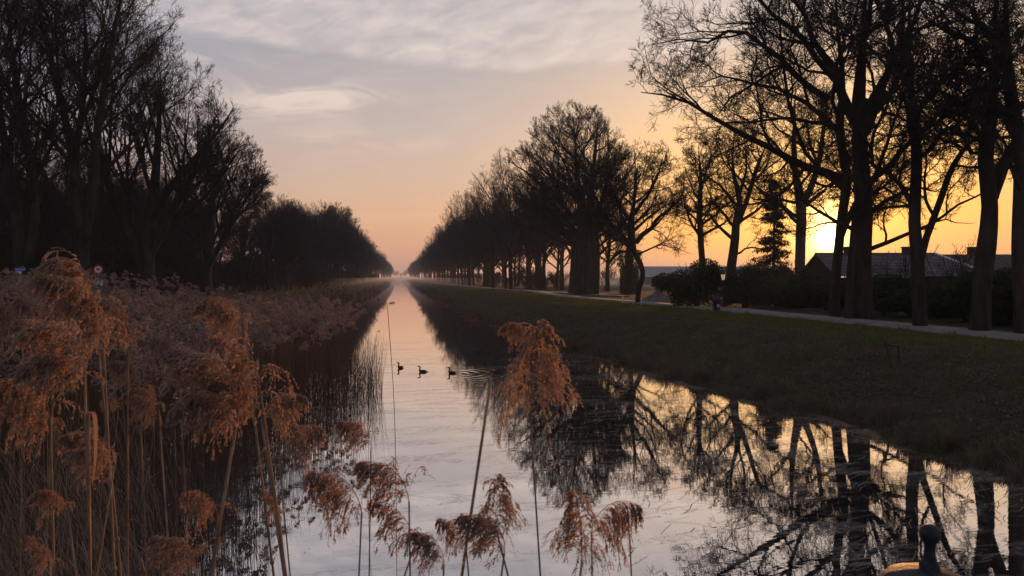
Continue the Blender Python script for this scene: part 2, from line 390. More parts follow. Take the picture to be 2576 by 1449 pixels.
# road surface at the far left
rd = spline([gp(-300, 790, 1.55), gp(-20, 775, 1.55), gp(60, 771, 1.55)], 14)
ROADM = mat('road_asphalt', (.06, .06, .065), (.10, .10, .105), 6, .9)
strip('road', rd, 4.5, ROADM, BK + .13)

# ------------------------------------------------------------------ trees
UP = np.array([0, 0, 1.0])
def grow(rg, P, Rd, n, t0, t1, ang, lf, K, wig, trop, env, rr, minlen, up_bias=0.0, lmin=.35):
    Nn, Kp = P.shape[:2]
    t = t0 + (t1 - t0) * ((np.arange(n)[None] + rg.random((Nn, n))) / n)
    u = t * (Kp - 1); i0 = np.minimum(u.astype(int), Kp - 2); fr = (u - i0)[..., None]; ar = np.arange(Nn)[:, None]
    A = P[ar, i0]; B = P[ar, i0 + 1]; pos = A * (1 - fr) + B * fr; Tn = nrm(B - A)
    rp = Rd[ar, i0] * (1 - fr[..., 0]) + Rd[ar, i0 + 1] * fr[..., 0]
    pl = np.linalg.norm(np.diff(P, axis=1), axis=2).sum(1)[:, None]
    azm = 2.4 * np.arange(n)[None] + rg.random((Nn, 1)) * 6.28 + rg.normal(0, .5, (Nn, n))
    ref = np.broadcast_to(np.array([.31, .23, .92]), Tn.shape); a = nrm(np.cross(Tn, ref)); b = np.cross(Tn, a)
    an = np.radians(rg.normal(ang, ang * .22, (Nn, n)))[..., None]
    d = np.cos(an) * Tn + np.sin(an) * (np.cos(azm)[..., None] * a + np.sin(azm)[..., None] * b)
    d = nrm(d + UP * up_bias)
    L = pl * lf * (1 - (1 - lmin) * ((t - t0) / max(t1 - t0, 1e-6))) * rg.uniform(.7, 1.25, (Nn, n))
    pos = pos.reshape(-1, 3); d = d.reshape(-1, 3); L = L.reshape(-1); rp = rp.reshape(-1)
    if lf < 0: L = np.full(L.shape, 1e3)
    if env is not None:
        c, rad = env
        q = (pos - c) / rad; e = d / rad
        aa = (e * e).sum(1); bb = 2 * (q * e).sum(1); cc = (q * q).sum(1) - 1
        disc = bb * bb - 4 * aa * cc
        dist = np.where(disc > 0, (-bb + np.sqrt(np.maximum(disc, 0))) / (2 * aa), 0)
        L = np.minimum(L, np.maximum(dist, 0) * rg.uniform(.82 if lf > 0 else -lf, 1.03, len(L)))
    k = L > minlen; pos, d, L, rp = pos[k], d[k], L[k], rp[k]
    M = len(L); out = np.empty((M, K, 3)); out[:, 0] = pos; st = (L / (K - 1))[:, None]
    if np.ndim(trop): pass
    for s in range(1, K):
        d = nrm(d + rg.normal(0, wig, (M, 3)) + UP * trop)
        out[:, s] = out[:, s - 1] + d * st
    r0 = np.maximum(np.minimum(rp * rr, L * (.026 if lf < 0 else .017) + .003), 0)
    return out, r0, L
def make_branches(rg, P, Rd, levels, env, rmin, sides):
    geos = []
    for li, lv in enumerate(levels):
        out, r0, L = grow(rg, P, Rd, lv['n'], lv['t0'], lv.get('t1', .98), lv['ang'], lv['lf'], lv['K'], lv['wig'], lv['trop'], env, lv.get('rr', .62), lv.get('ml', .3), lv.get('ub', 0), lv.get('lmin', .35))
        tp = np.linspace(0, 1, lv['K'])
        r0 = np.maximum(r0, rmin * 1.15); Rr = np.maximum(r0[:, None] * (1 - .85 * tp[None]), rmin * (1 if li < len(levels) - 1 else .8))
        geos.append((out, Rr, sides[min(li, len(sides) - 1)]))
        P, Rd = out, Rr
    return geos
def base_levels(style):
    if style == 'oak':          # wide, sinuous
        return [dict(n=8, t0=.2, ang=46, lf=.60, K=8, wig=.22, trop=.05), dict(n=7, t0=.15, ang=44, lf=.58, K=6, wig=.24, trop=.04), dict(n=6, t0=.12, ang=44, lf=.55, K=5, wig=.22, trop=.04, ml=.2), dict(n=5, t0=.15, ang=40, lf=.60, K=3, wig=.2, trop=.04, ml=.12)]
    return [dict(n=7, t0=.12, ang=32, lf=.62, K=7, wig=.12, trop=.09), dict(n=7, t0=.12, ang=34, lf=.55, K=5, wig=.14, trop=.08), dict(n=6, t0=.12, ang=36, lf=.55, K=4, wig=.16, trop=.07, ml=.2), dict(n=4, t0=.15, ang=36, lf=.60, K=3, wig=.16, trop=.06, ml=.12)]
def build_tree(name, seed, trunks, env, style='ash', nlimb=14, limbs=(), rmin=.010, limb_ang=50, limb_lf=-.72, t0=.3, cut=None, trop=.05, limb_t1=.97, fill=(1, 1, 1, 1), lmin=.45):
    """trunks: list of (points, radii) in local metres; limbs: guide limbs (points, r0)"""
    rg = np.random.default_rng(seed)
    tg = Geo(); P0 = []; R0 = []
    for pts, rad in trunks:
        S = spline(pts, 15); rr = np.interp(np.linspace(0, 1, 15), np.linspace(0, 1, len(rad)), rad); rr[-4:] *= (.85, .62, .38, .12)
        V, Q = tubes(S[None], rr[None], 11)
        V = V + 0.05 * rr.max() * np.sin(V[:, [1, 2, 0]] * np.array([9, 7, 3])) 
        tg.add(V, Q); P0.append(S); R0.append(rr)
    P0 = np.array(P0); R0 = np.array(R0)
    per = max(1, nlimb // len(trunks))
    out, r0, L = grow(rg, P0, R0, per, t0, limb_t1, limb_ang, limb_lf, 10, .13 if style == 'oak' else .07, trop, env, .55, 1.0, 0, lmin)
    tp = np.linspace(0, 1, 10); LR = np.maximum(r0[:, None] * (1 - .82 * tp[None]), rmin * 1.5)
    for pts, lr in limbs:
        S = spline(pts, 10); S[1:-1] += rg.normal(0, .10, (8, 3)) * (1 if style == 'oak' else .4)
        out = np.concatenate([out, S[None]]); LR = np.concatenate([LR, (lr * (1 - .93 * tp))[None]])
    lv = base_levels(style)
    for l_, f_ in zip(lv, fill): l_['n'] = max(2, int(round(l_['n'] * f_)))
    if cut: lv = lv[:cut]
    # the top of each trunk branches too
    gs = make_branches(rg, out, LR, lv, env, rmin, (5, 3, 3, 3))
    g = Geo(); V, Q = tubes(out, LR, 6); g.add(V, Q)
    lo = dict(lv[0]); lo['n'] = 6; lo['t0'] = .8 if t0 < .8 else t0; lo['lf'] = .13
    gs += make_branches(rg, P0, R0, [lo] + lv[1:], env, rmin, (5, 3, 3, 3))
    for A, B, n in gs: 
        if len(A): V, Q = tubes(A, B, n); g.add(V, Q)
    return tg.mesh(name + '_trunk', True), g.mesh(name + '_crown', False)
def tree_obj(name, label, seed, loc, meshes, rz=0, scale=1, group=None):
    t = thing(name, label, 'tree', loc, rz, group); t.scale = (scale,) * 3
    CH[t.name] = [link('trunk', meshes[0], BARK, t), link('crown', meshes[1], TWIG, t)]
    return t
def zg(x, y): return float(ground_z(x, y))

def pxtree(name, label, base_px, trunks_px, env_px, dep=None, **kw):
    """a tree whose trunk and limbs follow directions sighted in the photo, at one forward distance"""
    near = dep is None; tk = .72 if near and base_px[0] > 2050 else .82
    if dep is None:
        b = gp(base_px[0], base_px[1], BK); dep = float(np.dot(b - CP, CF))
    b = pt(base_px[0], base_px[1], dep); b[2] = zg(b[0], b[1])
    sc_ = dep / F
    tr = []
    for pts, rad in trunks_px:
        tr.append(([pt(q[0], q[1], dep + (q[2] if len(q) > 2 else 0)) - b for q in pts], [r * sc_ * tk for r in rad]))
    lm = [([pt(q[0], q[1], dep + (q[2] if len(q) > 2 else 0)) - b for q in pts], r * sc_) for pts, r in kw.pop('limbs_px', [])]
    x0, x1, y0, y1 = env_px
    c = pt((x0 + x1) / 2, (y0 + y1) / 2, dep) - b; rad = np.array([(x1 - x0) / 2 * sc_, kw.pop('ry', (x1 - x0) / 2 * .8) * sc_, (y1 - y0) / 2 * sc_])
    ms = build_tree(name, trunks=tr, env=(c, rad), limbs=lm, **kw)
    t = tree_obj(name, label, 0, b, ms)
    return t

# --- right bank, near to far.  trunk points are followed from the ground to above the frame
# big multi-stem tree in front of the sun
pxtree('oak_tree', 'tall oak with a slightly leaning trunk whose left edge crosses the sun', (2098, 800),
    [([(2098, 806), (2103, 700), (2112, 600), (2122, 520), (2130, 440), (2112, 330), (2120, 200), (2105, 60), (2100, -120)], (20, 17, 16, 17, 17, 14, 11, 8, 5)),
     ([(2110, 612), (2130, 560), (2150, 520), (2165, 480)], (11, 11, 12, 10))],
    (1500, 2480, -520, 700), seed=11, style='oak', nlimb=9, fill=(1.0, 1.1, 1.25, 1.4), t0=0.42, limb_ang=60, rmin=.009,
    limbs_px=[([(2135, 462), (2060, 425), (1980, 392, -2), (1900, 348, -3), (1800, 300, -4), (1700, 245, -4), (1612, 232, -4)], 13),
              ([(2110, 330), (2040, 262), (1970, 230, 1), (1890, 205, 1), (1800, 195, 1), (1700, 232, 1)], 8),
              ([(2085, 250), (2010, 190), (1930, 130, -2), (1860, 80, -2), (1760, 95, -2), (1640, 112, -2)], 10),
              ([(2100, 200), (2010, 90), (1930, 20), (1850, -60), (1760, -100)], 9),
              ([(2110, 330), (2030, 300), (1940, 300, -4), (1860, 310, -5), (1790, 300, -6)], 6),
              ([(2120, 440), (2070, 470), (2030, 420, 3), (2000, 380, 5)], 5)])
pxtree('oak_tree', 'thickest oak, just right of the sun, with a twin stem at its foot', (2168, 806),
    [([(2172, 815), (2168, 700), (2172, 600), (2172, 500), (2165, 380), (2160, 250), (2172, 100), (2180, -120)], (34, 31, 29, 30, 25, 22, 18, 10)),
     ([(2138, 805), (2142, 700), (2150, 600), (2158, 520), (2175, 430)], (19, 17, 16, 16, 14))],
    (1740, 2560, -520, 680), seed=12, style='oak', nlimb=10, fill=(1.0, 1.1, 1.25, 1.4), t0=0.36, limb_ang=60, rmin=.009,
    limbs_px=[([(2172, 300), (2230, 180), (2290, 80), (2340, -40), (2400, -160)], 14),
              ([(2165, 330), (2110, 220), (2060, 110), (2000, -10), (1930, -150)], 15),
              ([(2185, 540), (2230, 505), (2290, 470, 2), (2350, 480, 3), (2400, 470, 3)], 7),
              ([(2165, 470), (2250, 400), (2320, 330, -3), (2400, 290, -4), (2480, 260, -5)], 9),
              ([(2172, 250), (2230, 280), (2300, 330, 3), (2360, 390, 4)], 6)])
pxtree('oak_tree', 'tall oak with a low fork, midway between the sun tree and the right edge', (2312, 826),
    [([(2315, 832), (2310, 720), (2308, 640), (2300, 560), (2306, 420), (2300, 300), (2286, 150), (2290, -120)], (25, 23, 22, 20, 18, 16, 14, 9)),
     ([(2315, 660), (2330, 600), (2360, 520), (2392, 430), (2430, 370), (2475, 330)], (13, 12, 11, 10, 8, 5))],
    (1980, 2660, -520, 680), seed=13, style='oak', nlimb=8, fill=(1.0, 1.1, 1.25, 1.4), t0=0.33, limb_ang=60, rmin=.009,
    limbs_px=[([(2300, 520), (2230, 430), (2170, 350, -2), (2100, 310, -3)], 8),
              ([(2306, 400), (2380, 330), (2440, 300, 2), (2500, 270, 2)], 7),
              ([(2300, 300), (2370, 200), (2450, 130, -3), (2540, 100, -3)], 9),
              ([(2290, 220), (2240, 100), (2200, -30), (2150, -140)], 9)])
pxtree('oak_tree', 'broad dark oak trunk swelling at the foot, second from the right edge', (2462, 838),
    [([(2462, 850), (2468, 740), (2482, 620), (2490, 520), (2478, 400), (2490, 300), (2504, 150), (2500, -120)], (36, 30, 31, 26, 25, 24, 21, 14)),
     ([(2500, 500), (2530, 420), (2560, 380), (2610, 330)], (14, 13, 12, 9))],
    (2160, 2860, -520, 680), seed=14, style='oak', nlimb=8, fill=(1.0, 1.1, 1.25, 1.4), t0=0.36, limb_ang=60, rmin=.009,
    limbs_px=[([(2490, 300), (2420, 260), (2350, 225, -2), (2280, 260, -3)], 10),
              ([(2500, 180), (2430, 100), (2350, 60, -2), (2260, 70, -3)], 9),
              ([(2480, 420), (2430, 350), (2400, 260, 2), (2395, 160, 2)], 7)])
pxtree('oak_tree', 'massive dark oak cut off by the right edge of the picture', (2572, 846),
    [([(2574, 860), (2570, 720), (2566, 580), (2570, 400), (2545, 250), (2530, 100), (2530, -120)], (30, 27, 26, 24, 20, 17, 12))],
    (2290, 2960, -520, 680), seed=15, style='oak', nlimb=7, fill=(1.0, 1.1, 1.25, 1.4), t0=0.36, limb_ang=60, rmin=.009,
    limbs_px=[([(2560, 300), (2480, 230), (2400, 200, 2), (2310, 190, 3)], 9), ([(2540, 150), (2470, 60), (2380, 20, -3), (2290, -10, -3)], 9)])
# middle distance on the right
pxtree('oak_tree', 'forked oak left of the sun with a knotted straight trunk', (2010, 790),
    [([(2010, 800), (2012, 700), (2014, 600), (2016, 520), (2000, 430), (1998, 330), (2002, 200)], (17, 15, 15, 15, 9, 7, 4)),
     ([(2016, 520), (2040, 470), (2062, 400), (2072, 320), (2085, 230)], (10, 10, 8, 6, 4))],
    (1800, 2190, 180, 640), dep=84, seed=16, style='oak', nlimb=18, fill=(1.0, 1.05, 1.1, 1.0), t0=.38, limb_ang=56, rmin=.0095,
    limbs_px=[([(2022, 520), (2060, 490), (2090, 460), (2120, 450)], 6), ([(2005, 560), (1960, 520), (1900, 500), (1850, 470)], 5), ([(2000, 430), (1950, 360), (1900, 330), (1850, 320)], 5)])
pxtree('oak_tree', 'leaning oak forking above the garden lantern', (1836, 770),
    [([(1832, 775), (1838, 690), (1848, 610), (1852, 560), (1860, 500), (1842, 420), (1848, 330)], (17, 15, 14, 12, 9, 6, 3)),
     ([(1850, 575), (1880, 500), (1905, 420), (1930, 360)], (9, 8, 6, 3))],
    (1690, 2010, 290, 650), dep=64, seed=17, style='oak', nlimb=18, fill=(1.0, 1.05, 1.1, 1.0), t0=.4, limb_ang=56, rmin=.0095,
    limbs_px=[([(1842, 600), (1800, 560), (1750, 530), (1700, 520)], 5), ([(1850, 640), (1890, 625), (1930, 630), (1960, 620)], 3)])
pxtree('oak_tree', 'slender upright oak rising behind the big round shrub', (1768, 765),
    [([(1768, 770), (1768, 680), (1762, 600), (1760, 540), (1762, 450), (1756, 360)], (12, 10, 9, 8, 6, 3))],
    (1655, 1890, 320, 650), dep=72, seed=18, style='oak', nlimb=22, fill=(1.0, 1.05, 1.1, 1.0), t0=.35, limb_ang=56, rmin=.0095)
pxtree('oak_tree', 'small crooked oak with an S-bent trunk at the path edge', (1605, 764),
    [([(1604, 768), (1606, 735), (1612, 712), (1618, 690), (1610, 660), (1596, 636), (1590, 610), (1588, 560), (1598, 480), (1606, 400)], (9, 8, 9, 8, 8, 8, 12, 11, 7, 3))],
    (1455, 1770, 325, 700), seed=19, style='oak', nlimb=16, fill=(1.0, 1.05, 1.1, 1.0), t0=.55, limb_ang=56, rmin=.0095,
    limbs_px=[([(1600, 610), (1650, 560), (1700, 510), (1750, 480)], 7), ([(1586, 620), (1540, 590), (1500, 575), (1465, 560)], 5), ([(1596, 540), (1640, 470), (1665, 420), (1680, 380)], 5), ([(1588, 560), (1545, 490), (1520, 450), (1500, 410)], 5), ([(1605, 640), (1650, 620), (1700, 625), (1750, 640)], 3), ([(1590, 630), (1550, 640), (1520, 655), (1500, 675)], 3)])
pxtree('ivy_clad_tree', 'ivy wrapped trunk behind the crooked oak', (1583, 752),
    [([(1583, 755), (1582, 700), (1583, 650), (1586, 600), (1592, 540), (1596, 470), (1598, 420)], (15, 13, 13, 9, 6, 4, 2))],
    (1500, 1680, 380, 700), dep=100, seed=20, style='oak', nlimb=14, t0=.4, rmin=.014, cut=3)
pxtree('oak_tree', 'great dome-crowned oak cluster standing alone at the bend of the path', (1472, 742),
    [([(1458, 742), (1462, 660), (1464, 560), (1452, 440), (1448, 360), (1440, 300)], (17, 15, 13, 7, 4, 2)),
     ([(1478, 744), (1482, 660), (1484, 560), (1492, 440), (1500, 350), (1505, 290)], (18, 15, 13, 7, 4, 2)),
     ([(1496, 742), (1500, 660), (1502, 560), (1530, 450), (1560, 370)], (14, 12, 9, 5, 2)),
     ([(1440, 738), (1444, 660), (1440, 580), (1400, 460), (1360, 370)], (14, 11, 8, 4, 2))],
    (1252, 1622, 250, 760), seed=21, style='ash', nlimb=76, t0=.26, rmin=.0105, limb_ang=50, trop=.0, lmin=.6, fill=(.95, 1.1, 1.2, .8),
    limbs_px=[([(1450, 590), (1390, 540), (1330, 520), (1275, 540)], 6), ([(1455, 560), (1380, 480), (1320, 430), (1270, 400)], 6), ([(1490, 570), (1540, 520), (1585, 480), (1612, 450)], 6), ([(1448, 620), (1390, 600), (1340, 570), (1300, 590)], 5), ([(1500, 600), (1550, 570), (1590, 560), (1620, 560)], 4)])
for i, (x, y, ex0, ex1, ey, dep) in enumerate([(1415, 733, 1330, 1490, 470, 128), (1362, 728, 1290, 1430, 450, 138), (1330, 727, 1250, 1400, 470, 146), (1530, 745, 1440, 1620, 430, 118)]):
    pxtree('oak_tree', ['straight pole-like tree just left of the dome-crowned oak', 'leaning thin trunk two places left of the dome-crowned oak', 'bushy tree joining the dome-crowned oak to the avenue', 'narrow tree half hidden right behind the dome-crowned oak'][i], (x, y),
        [([(x, y + 3), (x - 2 - 3 * (i == 1), y - 70), (x + (-8 if i == 1 else 3), y - 150), (x - 4, ey + 20)], (8, 6, 5, 2))],
        (ex0, ex1, ey - 10, 700), dep=dep, seed=30 + i, style='ash', nlimb=20, t0=.3, rmin=.012, cut=3, fill=(1.1, 1.2, 1.4))

# --- avenue prototypes, copied along both banks
def proto(seed, H, rx, tr, nl=21, bare=.2, rmin=.017, style='ash', cut=3, fill=(1.0, 1.05, 1.2)):
    rg = random.Random(seed)
    lx = [rg.uniform(-.35, .35) for _ in range(8)]
    pts = [(0, 0, -.1), (lx[0], lx[1], H * .25), (lx[2] * 1.5, lx[3] * 1.5, H * .5), (lx[4] * 2, lx[5] * 2, H * .88)]
    c = np.array([0, 0, H * (.5 + bare / 2)]); rad = np.array([rx, rx, H * (1 - bare) / 2 + .2])
    return build_tree('avenue', seed, [(pts, (tr, tr * .8, tr * .5, tr * .12))], (c, rad), style, nl, rmin=rmin, t0=.22, limb_ang=42, cut=cut, fill=fill, lmin=.35)
PR = [proto(s, 24.5, r_, .42, rmin=.011) for s, r_ in ((101, 8.6), (102, 9.2), (103, 8.2), (104, 9.4))]
rt = random.Random(5)
ORD = {}
def place_tree(first, mi, name, x, y, s, label, group, cat='tree'):
    k_ = ORD[group] = ORD.get(group, -1) + 1
    if group in ('front avenue trees on the right bank', 'front avenue trees on the left bank', 'back avenue trees on the right bank') and k_ < 5:
        label = ('nearest', 'second nearest', 'third nearest', 'fourth nearest', 'fifth nearest')[k_] + ' tree of the ' + group
    if group == 'lower trees in the dip of the left bank': label = ('nearest', 'second', 'third', 'farthest')[k_] + ' of the four lower bare trees in the dip of the left bank'
    t = thing(name, label, 'tree', (x, y, zg(x, y) - .05), rt.uniform(0, 6.28), group)
    t.scale = (s, s, s * rt.uniform(.94, 1.05)); t.rotation_euler = (rt.gauss(0, .022), rt.gauss(0, .022), t.rotation_euler[2])
    for nm, me_, m_ in (('trunk', PR[mi][0], BARK), ('crown', PR[mi][1], TWIG)):
        o_ = bpy.data.objects.new(nm, me_); COL.objects.link(o_); o_.parent = t
        if not me_.materials: me_.materials.append(m_)
    return t
n_ = 0
y = 128.0
while y < 1500:
    for row, xx in enumerate((19.5, 29.0)):
        if row == 1 and y > 640: continue
        place_tree(None, rt.randrange(4), 'avenue_tree', xx + rt.uniform(-1.2, 2.4), y + rt.uniform(-3, 3), rt.uniform(.78, 1.1),
            ('bare avenue tree in the front row along the right bank, shrinking towards the vanishing point' if row == 0 else 'bare avenue tree in the back row behind the right bank'), ('front avenue trees on the right bank', 'back avenue trees on the right bank')[row])
    y += 8.5 if y < 300 else 13 if y < 500 else 24
y = 138.0
while y < 1500:
    for row, xx in enumerate((-19.5, -28.5)):
        if row == 1 and y > 640: continue
        place_tree(None, rt.randrange(4), 'avenue_tree', xx - rt.uniform(-1.0, 1.6), y + rt.uniform(-3, 3), rt.uniform(.86, 1.04) * (1 if y > 185 else .72 + (y - 138) / 47 * .24),
            ('bare avenue tree in the front row along the left bank, shrinking towards the vanishing point' if row == 0 else 'bare avenue tree in the back row behind the left bank'), ('front avenue trees on the left bank', 'back avenue trees on the left bank')[row])
    y += 8.5 if y < 300 else 13 if y < 500 else 24
for i in range(9):
    place_tree(None, rt.randrange(4), 'avenue_tree', -28 + i * 7 + rt.uniform(-2, 2), 1540 + rt.uniform(-20, 20), rt.uniform(.5, .8), 'tiny misty tree closing the view at the end of the canal', 'misty trees at the vanishing point')
# near left trees
LT = [
 ('tall vase-shaped ash, leftmost of the left bank, its top beyond the frame', 40, 48, (-260, 330, -260, 690), [([(40, 790), (50, 600), (20, 400), (-10, 200), (-20, -50)], (22, 17, 12, 8, 4)), ([(60, 700), (90, 520), (60, 330), (30, 120), (10, -60)], (14, 11, 9, 6, 3))], 201),
 ('tall multi-stemmed ash fanning upward at the left, its top beyond the frame', 205, 50, (-60, 500, -220, 680), [([(205, 790), (205, 600), (190, 450), (165, 300), (120, 120), (80, -60)], (22, 18, 14, 11, 8, 4)), ([(212, 620), (235, 470), (245, 330), (270, 180), (300, 20), (330, -90)], (15, 13, 11, 8, 5, 3)), ([(200, 560), (190, 400), (210, 240), (215, 80), (200, -80)], (12, 10, 8, 5, 3))], 202),
 ('wide spreading oak in the middle of the left group, limbs arching towards the canal', 372, 58, (130, 640, 60, 720), [([(372, 770), (370, 650), (378, 560), (390, 450), (400, 300), (405, 180)], (24, 20, 17, 12, 7, 3)), ([(366, 690), (330, 600), (290, 500), (250, 380), (230, 240)], (15, 13, 10, 7, 3)), ([(378, 640), (430, 540), (480, 440), (520, 330)], (13, 11, 8, 4))], 203),
 ('dense rounded tree on the left bank where the near group steps down', 520, 84, (390, 705, 285, 725), [([(520, 745), (522, 640), (530, 540), (540, 400)], (15, 12, 9, 3)), ([(520, 680), (560, 600), (590, 520), (620, 450)], (9, 8, 6, 3))], 204)]
for lab, bx, dep, env_, trk, sd_ in LT:
    pxtree('ash_tree', lab, (bx, 760), trk, env_, dep=dep, seed=sd_, style='ash', nlimb=33, t0=.25, fill=(1.1, 1.1, 1.15, 1.1), rmin=.009 if dep < 60 else .0115, limb_ang=40, lmin=.5, trop=.08)
# wood behind the left bank: individual trees in loose rows
WPOS = []
for i in range(78):
    y = 34 + (i % 26) * 4.4 + rt.uniform(-1.5, 1.5); x = -30 - (i // 26) * 9 - rt.uniform(0, 5) - (y < 60) * 6
    WPOS.append((x, y))
    place_tree(None, rt.randrange(4), 'woodland_tree', x, y, rt.uniform(.50, .72) * (1 + max(0, y - 70) * .003), 'bare woodland tree in the dark wood behind the left bank', 'woodland trees behind the left bank')
for x, y, s in ((-19.5, 106, .66), (-20.0, 115, .62), (-19.5, 123, .66), (-20.5, 130, .66)):
    place_tree(None, rt.randrange(4), 'bank_tree', x, y, s, 'lower bare tree in the dip between the near left group and the avenue', 'lower trees in the dip of the left bank')

# ------------------------------------------------------------------ shrubs
def leaf_cloud(seed, rad, n, ls, lumps=9, fill=.75):
    rg = np.random.default_rng(seed); rad = np.array(rad, float)
    C = rg.normal(0, 1, (lumps, 3)); C = nrm(C) * rg.uniform(.35, .72, (lumps, 1)); C[:, 2] = C[:, 2] * 1.0 + .05
    which = rg.integers(0, lumps, n); q = nrm(rg.normal(0, 1, (n, 3))) * (rg.random((n, 1)) ** .4) * rg.uniform(.30, .46, (lumps, 1))[which]
    P = (C[which] + q) * rad; P[:, 2] += rad[2] * .75; P = P[P[:, 2] > .02]; n = len(P)
    d = nrm(rg.normal(0, 1, (n, 3))); e = nrm(np.cross(d, rg.normal(0, 1, (n, 3)))); s = ls * rg.uniform(.6, 1.4, (n, 1))
    V = np.stack([P - d * s, P + e * s * .38, P + d * s, P - e * s * .38], 1).reshape(-1, 3)
    return mesh_np('foliage', V, np.arange(4 * n).reshape(-1, 4), False)
def twig_shrub(seed, h, w, n=9, rmin=.012, cut=3):
    rg = np.random.default_rng(seed); S = []; RR = []
    for i in range(n):
        a = rg.uniform(0, 6.28); l = rg.uniform(.5, 1) * w
        S.append(spline([(rg.normal(0, .12), rg.normal(0, .12), -.05), (math.cos(a) * l * .35, math.sin(a) * l * .35, h * .45), (math.cos(a) * l * .8, math.sin(a) * l * .8, h * rg.uniform(.7, 1))], 6)); RR.append(np.linspace(.045, .015, 6))
    P = np.array(S); Q = np.array(RR); g = Geo(); V, F_ = tubes(P, Q, 5); g.add(V, F_)
    lv = [dict(n=9, t0=.15, ang=40, lf=.5, K=5, wig=.2, trop=.06, ml=.1), dict(n=7, t0=.15, ang=40, lf=.5, K=4, wig=.2, trop=.04, ml=.08), dict(n=4, t0=.15, ang=40, lf=.5, K=3, wig=.2, trop=.03, ml=.05)][:cut]
    sg = Geo().add(V, F_)
    tw = Geo()
    for A, B, k in make_branches(rg, P, Q, lv, None, rmin, (3,)):
        if len(A): V, F_ = tubes(A, B, k); tw.add(V, F_)
    return sg.mesh('stems', True), tw.mesh('twigs')
def stem_mesh(seed, h, w, n=7):
    rg = np.random.default_rng(seed); g = Geo()
    for i in range(n):
        a = rg.uniform(0, 6.28); g.tube([(rg.normal(0, .1), rg.normal(0, .1), -.05), (math.cos(a) * w * .3, math.sin(a) * w * .3, h * .5), (math.cos(a) * w * .6, math.sin(a) * w * .6, h * .9)], [.05, .035, .015], 5)
    return g.mesh('stems', True)
def bush(name, label, px, y_ground, dep, rad, seed, n=9000, ls=.09, group=None):
    b = gp(px, y_ground, BK) if dep is None else pt(px, y_ground, dep); b[2] = zg(b[0], b[1])
    t = thing(name, label, 'shrub', b, 0, group)
    link('foliage', leaf_cloud(seed, rad, n, ls), LEAF, t); link('stem', stem_mesh(seed, rad[2] * 1.6, min(rad[0], rad[1])), BARK, t)
    return t
bush('round_shrub', 'large round evergreen shrub left of the garden lantern', 1752, 773, None, (3.9, 2.6, 2.6), 301, 16000, .11)
bush('round_shrub', 'low evergreen shrub under the leaning oak, right of the lantern', 1872, 776, None, (2.4, 1.8, 2.1), 302, 9000, .09)
HP = [(1935, 778, 3.0, 2.1), (2010, 784, 2.6, 1.9), (2080, 790, 2.6, 2.1), (2150, 797, 2.5, 2.0), (2225, 803, 2.7, 2.3), (2295, 810, 2.4, 1.9), (2370, 812, 2.3, 1.8), (2430, 822, 2.0, 1.7), (2525, 832, 2.2, 2.6), (2620, 838, 2.6, 2.6)]
nm = ['behind the forked oak', 'at the foot of the forked oak', 'at the foot of the sun tree', 'in front of the thickest oak', 'between the thickest oak and the low-forked oak', 'at the foot of the low-forked oak', 'below the barn roof', 'beside the broad swollen trunk', 'glossy and tall near the right edge', 'outermost at the right edge']
for i, (x, y, rx, rz_) in enumerate(HP):
    b0 = gp(x, y - 6, BK); dep = float(np.dot(b0 - CP, CF)) + 1.9
    bush('hedge_shrub', 'dark tangled hedge shrub ' + nm[i], x, y, dep, (rx * 1.35, 1.5, rz_ * .74), 310 + i, 22000, .10, 'hedge shrubs behind the path')
for i, (x, dep, h, wdt) in enumerate([(2235, 50, 4.6, 2.4), (2275, 52, 4.4, 1.8), (2375, 46, 5.0, 2.4), (2430, 44, 4.4, 1.8), (2050, 56, 3.8, 1.8), (1905, 66, 5.0, 2.2), (1520, 120, 6, 4), (1560, 128, 5.5, 4)]):
    b = pt(x, 790, dep); b[2] = zg(b[0], b[1]); ms = twig_shrub(400 + i, h, wdt, n=5, rmin=.010, cut=2)
    t = thing('bare_shrub', ['leafless shrub with arching twigs before the frosted roof', 'thin leafless shrub by the low-forked oak', 'leafless shrub with long upright shoots before the barn roof', 'leafless shrub beside the broad swollen trunk', 'leafless shrub under the sun', 'leafless shrub beside the dark conifer', 'leafless scrub right of the dome-crowned oak', 'leafless scrub beside the ivy clad trunk'][i], 'shrub', b)
    link('stem', ms[0], BARK, t); link('twigs', ms[1], TWIG, t)
bush('garden_shrub', 'evergreen shrub against the left gable of the farmhouse', 2048, 790, 60, (2.6, 1.6, 2.3), 341, 14000, .09)
bush('garden_shrub', 'evergreen shrub before the farmhouse, under the sun', 2115, 790, 58, (2.2, 1.6, 1.7), 342, 12000, .09)
bush('garden_shrub', 'evergreen shrub between the conifer and the forked oak', 1965, 790, 66, (2.4, 1.6, 2.6), 343, 14000, .09)
bush('garden_shrub', 'evergreen shrub right of the leaning oak, beside the conifer', 1905, 790, 68, (2.0, 1.6, 2.3), 344, 12000, .09)
# ivy on the ivy clad trunk
ivy_parent = [o for o in COL.objects if o.name.startswith('ivy_clad_tree')][0]
rg = np.random.default_rng(9); n = 5000; hh = rg.random(n) * 6.5; aa = rg.random(n) * 6.28; rr_ = .9 + .5 * rg.random(n) + .6 * (hh > 4.0) * rg.random(n)
P = np.c_[np.cos(aa) * rr_, np.sin(aa) * rr_, hh]; d = nrm(rg.normal(0, 1, (n, 3))); e = nrm(np.cross(d, rg.normal(0, 1, (n, 3)))); s_ = .13
link('ivy', mesh_np('ivy', np.stack([P - d * s_, P + e * s_ * .6, P + d * s_, P - e * s_ * .6], 1).reshape(-1, 3), np.arange(4 * n).reshape(-1, 4), False), LEAF, ivy_parent)
